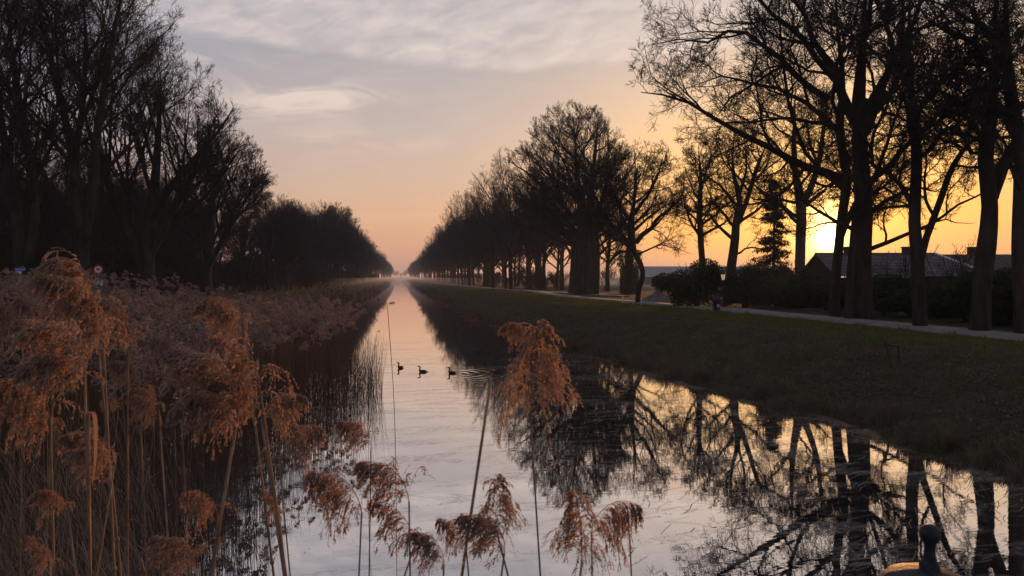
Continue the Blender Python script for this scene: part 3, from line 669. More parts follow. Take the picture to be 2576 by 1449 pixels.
# conifer
b = pt(1945, 775, 72); b[2] = zg(b[0], b[1]); H = 13.0
t = thing('conifer_tree', 'dark narrow conifer left of the forked oak', 'tree', b)
link('trunk', Geo().tube([(0, 0, -.1), (.05, 0, H * .5), (0, 0, H)], [.2, .13, .03], 8).mesh('trunk', True), BARK, t)
rg = np.random.default_rng(77); g = Geo(); n = 150; zz = 1.5 + (H - 1.8) * rg.random(n); az_ = rg.random(n) * 6.28; ln = (1 - zz / H) ** .8 * 2.6 * rg.uniform(.6, 1.1, n) + .25
u = np.linspace(0, 1, 7)[None, :, None]; D = np.stack([np.cos(az_), np.sin(az_), np.zeros(n)], 1)[:, None]
P = np.c_[np.zeros(n), np.zeros(n), zz][:, None] + D * u * ln[:, None, None]; P[..., 2] += (-.55 * u[..., 0] + .35 * u[..., 0] ** 2) * ln[:, None]
V, Q = tubes(P, np.broadcast_to(np.linspace(.03, .01, 7), (n, 7)), 3); g.add(V, Q)
m_ = 110; B_ = np.repeat(P[:, 1:], 1, axis=1); idx = rg.integers(1, 7, (n, m_)); S0 = P[np.arange(n)[:, None], idx].reshape(-1, 3) + rg.normal(0, .10, (n * m_, 3)); dd = nrm(rg.normal(0, 1, (n * m_, 3)) + np.array([0, 0, -.9])); ee = nrm(np.cross(dd, rg.normal(0, 1, (n * m_, 3))))
ok = rg.random(n * m_) < .8; S0, dd, ee = S0[ok], dd[ok], ee[ok]; s_ = .17
g.add(np.stack([S0, S0 + dd * s_ + ee * .045, S0 + dd * s_ * 2, S0 + dd * s_ - ee * .045], 1).reshape(-1, 3), np.arange(4 * len(S0)).reshape(-1, 4))
link('crown', g.mesh('crown'), CONIF, t)
# undergrowth of the left wood: individual twiggy bushes, copied
US = [twig_shrub(500 + i, 5.2, 3.4, 12, .022, 3) for i in range(3)]
def place_shrub(x, y, s, label, group):
    t = thing('undergrowth_shrub', label, 'shrub', (x, y, zg(x, y)), rt.uniform(0, 6.28), group); t.scale = (s, s, s * rt.uniform(.8, 1.2))
    ms = US[rt.randrange(3)]
    for nm_, me_, m_ in (('stem', ms[0], BARK), ('twigs', ms[1], TWIG)):
        o_ = bpy.data.objects.new(nm_, me_); COL.objects.link(o_); o_.parent = t
        if not me_.materials: me_.materials.append(m_)
for i in range(120):
    y = 36 + i * 1.9; x = -24 - rt.uniform(0, 14) - (y < 60) * (60 - y) * .1
    if y > 110: x += 2
    place_shrub(x, y, rt.uniform(.8, 1.25), 'leafless undergrowth bush in the dark wood on the left bank', 'undergrowth of the left wood')
for i in range(60):
    y = 128 + i * 6.0 + rt.uniform(-2, 2); place_shrub(rt.choice((24.5, 27, 33, 36)) + rt.uniform(0, 3), y, rt.uniform(.4, .85), 'leafless scrub behind the right avenue trunks', 'scrub behind the right avenue')

for i in range(64):
    y = 128 + i * 6.5 + rt.uniform(-2, 2); place_shrub(-17.5 - rt.uniform(0, 8), y, rt.uniform(.6, 1.05), 'leafless undergrowth bush between the left avenue trunks', 'undergrowth of the left avenue')
# far tree line across the open fields (reads as one mass)
rg = np.random.default_rng(3); g = Geo(); n = 420
xs = rg.uniform(150, 900, n); ys = 560 + rg.uniform(-30, 60, n); hs = rg.uniform(6, 12, n)
for k in range(9):
    a = rg.random(n) * 6.28; l = rg.uniform(.3, 1, n) * 4
    P = np.stack([np.c_[xs, ys, np.full(n, BK)], np.c_[xs + np.cos(a) * l * .3, ys + np.sin(a) * l * .3, BK + hs * .5], np.c_[xs + np.cos(a) * l, ys, BK + hs * rg.uniform(.7, 1, n)]], 1)
    V, Q = tubes(P, np.broadcast_to(np.array([.30, .28, .12]), (n, 3)), 3); g.add(V, Q)
tag(link('distant_tree_line', g.mesh('distant_tree_line'), TWIG), 'hazy grey line of distant trees beyond the open field', 'trees', kind='stuff')

# ------------------------------------------------------------------ buildings
def farmhouse():
    dep = 66.0
    A = pt(2050, 640, dep); B = pt(2352, 640, dep + .0)       # ridge ends
    ax = nrm(B - A); ax[2] = 0; ax = nrm(ax); nb = np.array([-ax[1], ax[0], 0.0])  # away from the viewer
    zr = A[2]; ze = float(pt(2200, 696, dep - 3.4)[2]); L = np.linalg.norm((B - A)[:2]); w2 = 4.2
    A2 = A.copy(); 
    t = thing('farmhouse', 'low brick farmhouse with frost-whitened tile roof behind the trees', 'house', (A[0], A[1], BK), math.atan2(ax[1], ax[0]))
    zr -= BK; ze -= BK
    g = Geo().box((L / 2, 0, (ze - .1) / 2), (L - .6, w2 * 2 - .8, ze - .1)).mesh('wall'); link('wall', g, BRICK, t)
    # gables
    for x0 in (.3, L - .3):
        gg = Geo()
        for s in (0, .2): pass
        gg.add([[x0 - .1, -w2 + .4, ze - .1], [x0 - .1, w2 - .4, ze - .1], [x0 - .1, 0, zr - .15], [x0 + .1, -w2 + .4, ze - .1], [x0 + .1, w2 - .4, ze - .1], [x0 + .1, 0, zr - .15]], [np.array([[0, 1, 2], [5, 4, 3]]), np.array([[0, 3, 4, 1], [1, 4, 5, 2], [2, 5, 3, 0]])])
        link('gable', gg.mesh('gable'), BRICK, t)
    rf = Geo(); th = .18; rows = 15; ov = 2.6                # hipped right end: the eave runs further than the ridge
    for s in (-1, 1):
        for k in range(rows):
            t0, t1 = k / rows, (k + 1) / rows
            def q(tt, up): 
                return (ov * (tt), s * w2 * tt, zr + (ze - zr) * tt + up)
            a0, a1 = q(t0, .02), q(t1, .10)
            rf.add([[0, a0[1], a0[2]], [L + a0[0], a0[1], a0[2]], [L + a1[0], a1[1], a1[2]], [0, a1[1], a1[2]], [L + a1[0], a1[1], a1[2] - .08], [0, a1[1], a1[2] - .08]], [np.array([[0, 1, 2, 3], [3, 2, 4, 5]])])
    rf.add([[L, 0, zr + .02], [L + ov, -w2, ze + .1], [L + ov, w2, ze + .1]], np.array([[0, 1, 2]]))
    r_ = link('roof', rf.mesh('roof'), TILEF, t)
    link('ridge_cap', Geo().tube([(0, 0, zr + .05), (L, 0, zr + .05)], .12, 6).mesh('ridge_cap'), CORR, t)
    link('verge_board', Geo().tube([(L, -.02, zr + .08), (L + ov, -w2, ze + .16)], .13, 6).mesh('verge'), WHITE, t)
    for x in (2137, 2284):
        c = pt(x, 640, dep); u = float(np.dot(c - A, ax)); link('chimney', Geo().box((u, 0, zr + .15), (.9, .6, 1.0)).box((u, 0, zr + .69), (1.05, .75, .1)).mesh('chimney'), BRICK, t)
    for u in (3, 6.5, 9):
        link('window', Geo().box((u, -w2 + .38, ze * .5), (1.0, .06, 1.0)).mesh('window'), IRON, t)
farmhouse()
def barn():
    dep = 70.0
    A = pt(2356, 642, dep); B = pt(2640, 642, dep)
    ax = B - A; ax[2] = 0; L = np.linalg.norm(ax); ax /= L
    zr = A[2] - BK; ze = float(pt(2450, 692, dep - 4)[2]) - BK; w2 = 5.2
    t = thing('barn', 'dark barn with corrugated roof and a row of tiny lit windows under the eave', 'barn', (A[0], A[1], BK), math.atan2(ax[1], ax[0]))
    link('wall', Geo().box((L / 2, 0, (ze - .05) / 2), (L, w2 * 2 - .7, ze - .05)).mesh('wall'), BRICK, t)
    rf = Geo(); n = 150; xs = np.linspace(-.2, L + .3, n); zz = .05 * np.sin(np.arange(n) * 1.9)
    for s in (-1, 1):
        top = np.c_[xs, np.zeros(n), zr + .08 + zz]; bot = np.c_[xs, np.full(n, s * w2), ze + .08 + zz]
        i = np.arange(n - 1); rf.add(np.concatenate([top, bot]), np.stack([i, i + 1, i + n + 1, i + n], -1))
    link('roof', rf.mesh('roof'), CORR, t)
    for x in (2390, 2415, 2419, 2424, 2457, 2461):
        c = pt(x, 696, dep - 5); u = float(np.dot(c - A, ax)); link('window', Geo().box((u, -w2 + .32, ze - .25), (.14, .06, .12)).mesh('window'), GLOW, t)
    c = pt(2447, 632, dep); u = float(np.dot(c - A, ax)); link('chimney', Geo().box((u, 0, zr + .3), (.8, .6, 1.1)).mesh('chimney'), BRICK, t)
barn()
def far_barn():
    dep = 230.0
    A = pt(1600, 670, dep); B = pt(1885, 670, dep); ax = B - A; ax[2] = 0; L = np.linalg.norm(ax); ax /= L
    t = thing('field_barn', 'long pale misty barn across the open field', 'barn', (A[0], A[1], BK), math.atan2(ax[1], ax[0]))
    zr = A[2] - BK; ze = zr - 3.6; w2 = 9
    link('wall', Geo().box((L / 2, 0, ze / 2), (L, w2 * 2 - 1, ze)).mesh('wall'), BARNW, t)
    rf = Geo()
    rf.add([[-.5, 0, zr], [L + .5, 0, zr], [L + .5, -w2, ze], [-.5, -w2, ze], [L + .5, w2, ze], [-.5, w2, ze]], np.array([[0, 3, 2, 1], [0, 1, 4, 5]]))
    link('roof', rf.mesh('roof'), BARNR, t)
    link('door', Geo().box((L * .3, -w2 + .45, 1.6), (4, .1, 3.2)).mesh('door'), BARNR, t)
far_barn()

# ------------------------------------------------------------------ small things on the right
b = gp(1655, 766, BK)
rg = np.random.default_rng(8); nr, na = 9, 26; V = [];
for i in range(nr):
    for j in range(na):
        r_ = i / (nr - 1); a = j * 6.283 / na; V.append((math.cos(a) * r_ * 2.3, math.sin(a) * r_ * 1.8, 1.15 * (1 - r_) ** 1.1 * (1 + .15 * math.sin(a * 3 + i)) + rg.normal(0, .02)))
Q = [[i * na + j, (i + 1) * na + j, (i + 1) * na + (j + 1) % na, i * na + (j + 1) % na] for i in range(nr - 1) for j in range(na)]
o_ = tag(link('sand_heap', mesh_np('sand_heap', V, np.array(Q)), SANDM), 'grey heap of sand between the crooked oak and the round shrub', 'heap'); b = gp(1655, 760, BK); o_.location = (b[0], b[1], zg(b[0], b[1]) - .03)
for i, (x, y) in enumerate(((1612, 770), (1592, 768), (1566, 764))):
    b = gp(x, y, BK); g = Geo().tube([(0, 0, -.1), (.02, 0, .75)], .035, 6)
    tag(link('marker_stake', g.mesh('marker_stake'), WHITE), ['thin white stake by the path, right of the crooked oak', 'thin white stake in front of the crooked oak trunk', 'thin white stake left of the crooked oak'][i], 'stake').location = (b[0], b[1], zg(b[0], b[1]))
# garden lantern
b = gp(1819, 777, BK); dep = float(np.dot(b - CP, CF)); top = float(pt(1819, 692, dep)[2]) - BK
t = thing('garden_lantern', 'lit old-fashioned lantern on a dark post beside the round shrub', 'lantern', b)
link('post', Geo().tube([(0, 0, 0), (0, 0, top - .55)], .05, 8).mesh('post'), IRON, t)
lh = Geo(); lh.lathe([(.001, -.42), (.13, -.42), (.13, -.38), (.10, -.38)], (0, 0, top), 6)
z0 = top - .38; link('glass', Geo().lathe([(.12, z0), (.20, z0 + .42), (.001, z0 + .42)], n=6).mesh('glass'), GLASSW, t)
fr = Geo()
for k in range(6):
    a = k * math.pi / 3; fr.tube([(math.cos(a) * .125, math.sin(a) * .125, z0), (math.cos(a) * .205, math.sin(a) * .205, z0 + .42)], .014, 4)
fr.lathe([(.05, z0 - .12), (.13, z0 - .01), (.001, z0)], n=8); link('frame', fr.mesh('frame'), IRON, t)
link('cap', Geo().lathe([(.25, z0 + .43), (.10, z0 + .62), (.04, z0 + .66), (.035, z0 + .74), (.001, z0 + .76)], n=6).mesh('cap'), IRON, t)
# litter bin
b = gp(1803, 783, BK); b[2] = zg(b[0], b[1])
t = thing('litter_bin', 'dark roadside bin with a small pale blue sticker, at the edge of the hedge', 'bin', b)
link('body', Geo().lathe([(.20, 0), (.24, .1), (.27, .78), (.29, .80), (.29, .86), (.001, .87)], n=14).mesh('body', True), IRON, t)
link('lid', Geo().lathe([(.30, .88), (.29, 1.0), (.14, 1.1), (.001, 1.12)], n=14).mesh('lid', True), IRON, t)
link('sticker', Geo().box((-.02, -.28, .42), (.17, .02, .22)).mesh('sticker'), mat('pale_blue', (.35, .5, .6)), t)
link('handle', Geo().tube([(-.16, 0, .97), (-.16, 0, 1.16), (.16, 0, 1.16), (.16, 0, .97)], .015, 6).mesh('handle'), IRON, t)
# swing frame behind the hedge
b = pt(2405, 770, 50); b[2] = zg(b[0], b[1])
# timber frame in the bank
def ghit(x, y):
    d = ray(x, y)
    for k in range(200, 6000):
        q = CP + d * k * .02
        if q[2] < zg(q[0], q[1]): return q
    return q
c_ = ghit(2250, 922)
t = thing('timber_frame', 'small leaning frame of dark timber standing in the grass slope', 'frame', (c_[0], c_[1], zg(c_[0], c_[1])))
dd_ = float(np.dot(c_ - CP, CF)); O = np.array(t.location)
def lp(x, y, e=0): return pt(x, y, dd_ + e) - O
link('post', Geo().tube([lp(2244, 940), lp(2228, 860)], .05, 4).mesh('post'), WOODM, t)
link('post', Geo().tube([lp(2267, 935, .15), lp(2259, 869, .15)], .05, 4).mesh('post'), WOODM, t)
link('rail', Geo().tube([lp(2216, 865, -.02), lp(2262, 871, .15)], .035, 4).mesh('rail'), WOODM, t)
# floating box
b = gp(1126, 781)
t = thing('floating_box', 'low dark wooden box floating on the canal near the right bank', 'box', (b[0], b[1], 0), .1)
link('body', Geo().box((0, 0, .13), (.85, .6, .34)).mesh('body'), WOODM, t); link('lid', Geo().box((0, 0, .33), (.95, .7, .05)).mesh('lid'), WOODM, t)

# ------------------------------------------------------------------ left signs
def text_mesh(s, size, m_, parent, loc, rot, name='lettering'):
    cu = bpy.data.curves.new(name, 'FONT'); cu.body = s; cu.size = size; cu.align_x = 'CENTER'; cu.align_y = 'CENTER'; cu.extrude = .002
    o0 = bpy.data.objects.new('tmp', cu); COL.objects.link(o0); bpy.context.view_layer.update()
    me_ = bpy.data.meshes.new_from_object(o0); bpy.data.objects.remove(o0); o1 = link(name, me_, m_, parent); o1.location = loc; o1.rotation_euler = rot; return o1
dep = 30.0; fc = -YAW - .30
b = pt(52, 750, dep); b[2] = zg(b[0], b[1]); ht = float(pt(52, 672, dep)[2]) - b[2]; u = dep / F
t = thing('street_name_sign', 'blue street name sign reading fietspad on a grey pole at the far left', 'sign', b, -fc * 0 + .35)
link('pole', Geo().tube([(0, 0, -.2), (0, 0, ht)], .03, 8).mesh('pole'), GALV, t)
link('name_plate', Geo().box((0, -.04, ht - 5.5 * u), (22 * u, .02, 8 * u)).mesh('name_plate'), BLUE, t)
text_mesh('fietspad', 6.5 * u, WHITE, t, (0, -.055, ht - 5.5 * u), (math.pi / 2, 0, 0))
link('small_plate', Geo().box((-3 * u, -.035, ht - 13.5 * u), (12 * u, .02, 6 * u)).mesh('small_plate'), WHITE, t)
link('sticker', Geo().box((0, -.04, ht - 27 * u), (6 * u, .02, 7 * u)).mesh('sticker'), WHITE, t)
link('sticker', Geo().box((0, -.04, ht - 35 * u), (6 * u, .02, 6 * u)).mesh('sticker'), WHITE, t)
link('orange_band', Geo().box((0, -.04, ht - 42 * u), (6 * u, .02, 6 * u)).mesh('orange_band'), ORANGE, t)
dep = 33.0; u = dep / F; b = pt(248, 740, dep); b[2] = zg(b[0], b[1]); hs_ = float(pt(248, 678, dep)[2]) - b[2]
t = thing('round_traffic_sign', 'round red-rimmed traffic sign with a black vehicle, above a white lettered plate', 'sign', b, .15)
link('pole', Geo().tube([(0, .02, -.2), (0, .02, hs_ + 12 * u)], .03, 8).mesh('pole'), GALV, t)
def disc(r, yy, r2=0.0):
    n = 28; g = Geo(); a = np.arange(n) * 6.2832 / n
    o1 = np.c_[np.cos(a) * r, np.full(n, yy), np.sin(a) * r + hs_]; o2 = np.c_[np.cos(a) * r, np.full(n, yy + .015), np.sin(a) * r + hs_]
    i1 = np.c_[np.cos(a) * r2, np.full(n, yy), np.sin(a) * r2 + hs_]; i = np.arange(n); j = (i + 1) % n
    g.add(np.concatenate([o1, o2, i1]), [np.stack([i, j, j + n, i + n], -1), np.stack([i, i + 2 * n, j + 2 * n, j], -1)]); return g
link('rim', disc(11 * u, -.035, 8 * u).mesh('rim'), RED, t); link('face', disc(8 * u, -.03).mesh('face'), WHITE, t)
link('symbol', Geo().box((0, -.045, hs_ + 1 * u), (8 * u, .01, 2 * u)).box((0, -.045, hs_ + 2.6 * u), (5 * u, .01, 1.4 * u)).lathe([(.001, 0), (.001, 0)], n=3).box((-2.5 * u, -.045, hs_ - .8 * u), (1.8 * u, .01, 1.8 * u)).box((2.5 * u, -.045, hs_ - .8 * u), (1.8 * u, .01, 1.8 * u)).mesh('symbol'), IRON, t)
link('lower_plate', Geo().box((0, -.035, hs_ - 33 * u), (20 * u, .02, 15 * u)).mesh('lower_plate'), WHITE, t)
for k in range(3): link('text_line', Geo().box((0, -.047, hs_ - (29 + 4 * k) * u), ((14 - 2 * k) * u, .006, 1.3 * u)).mesh('text_line'), IRON, t)
# striped barrier panel
dep = 26.0; u = dep / F; b = pt(150, 748, dep); b[2] = zg(b[0], b[1]); hb = float(pt(150, 668, dep)[2]) - b[2]; wb = 46 * u
t = thing('striped_barrier', 'red and white striped construction barrier behind the reed plumes', 'barrier', b, .1)
for k in (0, 1):
    zc_ = hb - (10 + 42 * k) * u
    link('board', Geo().box((0, 0, zc_), (wb, .03, 22 * u)).mesh('board'), WHITE, t)
    s_ = Geo()
    for q in range(9): s_.box((-wb / 2 + (q + .5) * wb / 9, -.02, zc_), (wb / 19, .012, 21.6 * u), tilt=.12)
    link('stripes', s_.mesh('stripes'), RED, t)
for s in (-1, 1): link('leg', Geo().box((s * (wb / 2 - .06), .04, hb / 2), (.05, .05, hb)).mesh('leg'), GALV, t)
# slatted landing ladder among the reeds
dep = 16.0; u = dep / F; b = pt(668, 812, dep); zb_ = b[2]; ht = 58 * u
t = thing('boarded_rack', 'upright rack of thin bars with orange boards among the reeds', 'rack', (b[0], b[1], zb_ - .3), -.2)
for k in range(5): link('bar', Geo().tube([((k - 2) * 3.6 * u, 0, -3.6), ((k - 2) * 3.6 * u, 0, ht + .3)], .0045, 4).mesh('bar'), WOODM, t)
for k, zz_ in enumerate((.3 + 50 * u, .3 + 4 * u)): link('board', Geo().box((0, -.02, zz_), (18 * u, .025, 4.5 * u), tilt=-.18).mesh('board'), ORANGE, t)  # orange sunlight on the boards is put into their base colour

# ------------------------------------------------------------------ birds
def cormorant(px, py, face, label, ln=1.0, away=0.0):
    b = gp(px, py); s = float(np.dot(b - CP, CF)) / F       # metres per pixel there
    t = thing('cormorant', label, 'bird', (b[0], b[1], 0), -YAW + math.pi + face, 'cormorants swimming on the canal')
    k = s * 1.0
    # side outline (x forward = bill), units of photo pixels; body half submerged
    spine = [(-14, 1.2), (-11, 1.6), (-7, 2.4), (-2, 2.6), (3, 2.2), (6, 2.6), (7.2, 5), (6.6, 8), (6.2, 11), (7, 13.6), (8.6, 14.4), (10.4, 14.3), (12.4, 14.6), (15, 15.4)]
    rad = [.25, 1.2, 2.6, 3.3, 3.3, 2.9, 2.2, 1.75, 1.5, 1.7, 1.8, 1.2, .5, .22]
    P = np.array([(x * k * ln if x < 0 else x * k, 0, z * k) for x, z in spine]); S = spline(P, 40)
    rr = np.interp(np.linspace(0, 1, 40), np.linspace(0, 1, len(rad)), rad) * k
    Geo_ = Geo(); V, Q = tubes(S[None], rr[None], 12); V[:, 1] *= 1.15; V[:, 2] = np.maximum(V[:, 2], -.05)
    Geo_.add(V, Q); link('body', Geo_.mesh('body', True), BLACK, t)
    w_ = Geo(); 
    for sd2 in (-1, 1): w_.tube([(4 * k, sd2 * 2.8 * k, 3.2 * k), (-3 * k * ln, sd2 * 3.2 * k, 3.6 * k), (-11 * k * ln, sd2 * 1.2 * k, 2.6 * k)], [.8 * k, 1.3 * k, .2 * k], 6)
    link('wing', w_.mesh('wing', True), BLACK, t)
    link('tail', Geo().box((-14.5 * k * ln, 0, 1.6 * k), (5 * k, 1.6 * k, .5 * k), tilt=.1).mesh('tail'), BLACK, t)
    return t
cormorant(1063, 936, 0.05, 'middle cormorant of the three, body in full profile facing left', 1.0)
cormorant(1137, 939, -.1, 'rightmost cormorant of the three, trailing a fan of ripples', .95)
cormorant(1008, 926, .9, 'leftmost cormorant of the three, seen from behind at an angle', .7)
b = gp(952, 754); t = thing('duck', 'tiny duck far up the canal by the left bank', 'bird', (b[0], b[1], 0), 1.9)
link('body', Geo().tube([(-.3, 0, .08), (-.15, 0, .1), (.1, 0, .1), (.2, 0, .14), (.24, 0, .27), (.36, 0, .27)], [.02, .12, .13, .08, .06, .02], 8).mesh('body', True), BLACK, t)

# ------------------------------------------------------------------ mooring post on the bridge
dep = 1.7; u = dep / F
kb = pt(2338, 1449, dep)
t = thing('iron_bollard', 'round-topped iron bollard with a small weathered blue-black knob on its domed cap', 'bollard', (kb[0], kb[1], 2.5))
z_ = lambda y: float(pt(2338, y, dep)[2]) - 2.5
link('knob', Geo().lathe([(.001, z_(1318)), (12 * u, z_(1320)), (21 * u, z_(1328)), (24.5 * u, z_(1342)), (22 * u, z_(1355)), (14 * u, z_(1366)), (12.5 * u, z_(1378)), (13 * u, z_(1392)), (17 * u, z_(1410)), (23 * u, z_(1421)), (23.5 * u, z_(1440)), (24 * u, z_(1452))], n=32).mesh('knob', True), IRON, t)
link('cap', Geo().lathe([(.001, z_(1430)), (24 * u, z_(1431)), (60 * u, z_(1440)), (95 * u, z_(1456)), (118 * u, z_(1480)), (128 * u, z_(1520)), (118 * u, z_(1540)), (112 * u, z_(1542))], n=40).mesh('cap', True), IRON, t)
link('shaft', Geo().lathe([(112 * u, z_(1541)), (100 * u, z_(1560)), (100 * u, .3), (125 * u, .2), (130 * u, -.2)], n=32).mesh('shaft', True), IRON, t)

# ------------------------------------------------------------------ reeds
def plume_np(seed, L=.34, nb=34, nsub=4, nsp=14, bend=1.5, sl=.011, sw=.0026, droop=1.0, fine=True, allround=.15, wide=1.0, base=.50):
    """nodding feathery panicle starting at the origin, leaning towards +x; returns verts, faces"""
    rg = np.random.default_rng(seed)
    K = 12; th = .04 + bend * np.linspace(0, 1, K) ** 1.25; ax = np.zeros((K, 3))
    for i in range(1, K): ax[i] = ax[i - 1] + np.array([math.sin(th[i]), .06 * math.sin(i + seed), math.cos(th[i])]) * L / (K - 1)
    def at(P, b, u, M):
        i0 = np.minimum(u.astype(int), M - 2); f = (u - i0)[:, None]
        return P[b, i0] * (1 - f) + P[b, i0 + 1] * f, nrm(P[b, i0 + 1] - P[b, i0])
    def strands(p, d, ln, M, dr):
        P = np.empty((len(p), M, 3)); P[:, 0] = p; k = rg.uniform(.7, 1.3, (len(p), 1))
        for s_ in range(1, M):
            d = nrm(d + np.array([0.02, 0, -dr]) * k + rg.normal(0, .06, (len(p), 3))); P[:, s_] = P[:, s_ - 1] + d * (ln / (M - 1))[:, None]
        return P
    t = (np.arange(nb) + rg.random(nb)) / nb; t = t ** .9
    p, tg = at(ax[None], np.zeros(nb, int), t * (K - 1), K)
    ln = L * (base * (1 - t) ** .6 + .14) * rg.uniform(.55, 1.25, nb)
    a = rg.normal(0, .8, nb); a = np.where(rg.random(nb) < allround, rg.random(nb) * 6.28, a)
    d = nrm(tg * 1.0 + np.stack([np.cos(a) * .55, np.sin(a) * .55 * wide, np.full(nb, .0)], 1))
    P = strands(p, d, ln, 9, .20 * droop)
    b = np.repeat(np.arange(nb), nsub); u = (.08 + .8 * rg.random(len(b))) * 8; q, tg2 = at(P, b, u, 9)
    d2 = nrm(tg2 + rg.normal(0, .46, (len(b), 3))); l2 = ln[b] * .42 * rg.uniform(.5, 1.2, len(b)) * (1.1 - u / 10)
    P2 = strands(q, d2, l2, 5, .16 * droop)
    g = Geo()
    V, Q = tubes(ax[None], np.linspace(.0022, .0007, K)[None], 4); g.add(V, Q)
    if fine:
        V, Q = tubes(P[:, ::2], np.full((nb, 5), .0006), 3); g.add(V, Q)
        V, Q = tubes(P2[:, ::2], np.full((len(P2), 3), .0004), 3); g.add(V, Q)
    for PP, M, k in ((P, 9, nsp * 2), (P2, 5, nsp)):
        n = len(PP) * k; b = np.repeat(np.arange(len(PP)), k); u = (.10 + .90 * rg.random(n)) * (M - 1); q, tg3 = at(PP, b, u, M)
        dd = nrm(tg3 + rg.normal(0, .30, (n, 3)) + np.array([0, 0, -.08])); e = nrm(np.cross(dd, rg.normal(0, 1, (n, 3))))
        l = sl * rg.uniform(.5, 1.5, (n, 1)); w_ = sw * rg.uniform(.6, 1.3, (n, 1))
        g.add(np.stack([q, q + dd * l * .45 + e * w_, q + dd * l, q + dd * l * .45 - e * w_], 1).reshape(-1, 3), np.arange(4 * n).reshape(-1, 4))
    return np.concatenate(g.V), [np.concatenate(f) for f in g.F.values()]
def mesh_of(V, F_, name): return mesh_np(name, V, F_, False)
NP_ = [mesh_of(*plume_np(900 + i, .36, int(nb_ * 1.6), 7, 20, b_, .0095, .0023, dr, True, ar, wd_, bs), 'plume') for i, (b_, dr, nb_, ar, wd_, bs) in enumerate(((1.9, 2.0, 44, .14, 1.0, .62), (1.5, 2.4, 36, .15, .8, .66), (2.3, 1.8, 40, .15, 1.0, .52), (1.1, 2.6, 30, .3, .9, .50), (.25, 2.2, 52, 1.0, .8, .66), (1.7, 1.5, 40, .2, 1.3, .60), (2.0, 2.6, 34, .1, .7, .70), (1.3, 1.8, 26, .25, 1.2, .55)))]
for m_ in NP_: m_.materials.append(PLUME)
MP_ = [mesh_of(*plume_np(950 + i, .32, 18, 3, 7, b_, .022, .0048, 1.0, False), 'plume') for i, b_ in enumerate((1.7, 1.3, 2.0, 1.0, 1.6))]
for m_ in MP_: m_.materials.append(PLUME)

def leaf_strip(p0, d0, ln, wd, droop, rg, K=8):
    d = nrm(np.array(d0, float)); sidev = nrm(np.cross(d, UP + np.array([.01, .02, 0]))); P = [np.array(p0, float)]
    for i in range(K - 1): d = nrm(d + np.array([0, 0, -droop]) + rg.normal(0, .04, 3)); P.append(P[-1] + d * ln / (K - 1))
    P = np.array(P); w_ = wd * np.sin(np.linspace(.35, math.pi, K))[:, None] * sidev[None]
    return np.concatenate([P + w_, P - w_]), np.stack([np.arange(K - 1), np.arange(1, K), np.arange(1, K) + K, np.arange(K - 1) + K], -1)

def hero(xt, yt, xb, yb, dep, size, rz, pm, label, lean_dep=0.0, r=.0034, leaf=0, broken=False, extra=0, yscale=1.0):
    """reed whose stem passes through the two sighted points, top at distance dep, rooted at the water"""
    size = size * (.86 if size > .2 else 1.12); k_ = size * F / dep * (0 if broken else 1); sg_ = -1 if math.cos(rz) < 0 else 1
    top = pt(xt - sg_ * .16 * k_, min(yt + .26 * k_, yb - 15), dep); low = pt(xb, max(yb, yt + .26 * k_ + 120), dep + lean_dep); d = nrm(low - top)
    if d[2] > -.3: d = nrm(d + np.array([0, 0, -.6]))
    Lb = (top[2] + .15) / -d[2]; bot = top + d * Lb; bot[0] = low[0] + (bot[0] - low[0]) * .8; bot[1] = low[1] + (bot[1] - low[1]) * .8
    zb = min(zg(bot[0], bot[1]), 0) - .05
    bot[2] = zb
    t = thing('reed', label, 'reed', bot)
    P = spline([(0, 0, 0), (top - bot) * .5 + np.array([rnd.uniform(-.05, .05), rnd.uniform(-.05, .05), 0]), top - bot], 14)
    g = Geo().tube(P, np.linspace(r * 1.5, r * .8, 14), 7)
    for kk in (3, 5, 7, 9, 11):
        g.tube([P[kk] - (P[kk + 1] - P[kk]) * .02, P[kk], P[kk] + (P[kk + 1] - P[kk]) * .02], [r * 1.3, r * 1.75, r * 1.3], 7)
    link('stem', g.mesh('stem', True), STEM, t)
    rg = np.random.default_rng(int(xt * 7 + yt))
    if not broken:
        o_ = link('plume', NP_[pm], None, t); o_.location = tuple(P[-1]); o_.rotation_euler = (rg.normal(0, .08), rg.normal(0, .08), rz - YAW); s = size / .36; o_.scale = (s, s, s * yscale)
        if pm == 4 and xt == 1366:
            o3 = link('plume_crest', NP_[2].copy(), None, t); o3.location = tuple(P[-1] + np.array([0, 0, .165])); o3.rotation_euler = (0, 0, 2.6); o3.scale = (.30, .30, .30)
        for e_ in range(extra):
            o2 = link('plume', NP_[(pm + 5 + e_) % 8 if pm != 4 else 4], None, t); o2.location = tuple(P[-1] + (P[-2] - P[-1]) * .12 * (e_ + 1)); o2.rotation_euler = (0, 0, rz - YAW + (.9 if e_ % 2 == 0 else -.9)); o2.scale = (s * .8, s * .8, s * .85)
    for k in range(leaf):
        i = 5 + 3 * k; a = rg.uniform(0, 6.28); V, Q = leaf_strip(P[i], (math.cos(a), math.sin(a), 1.6), rg.uniform(.3, .5), .008, .22, rg)
        link('leaf', mesh_np('leaf', V, Q, True), STRAW, t)
    return t
LFT, RGT = math.pi, 0.0
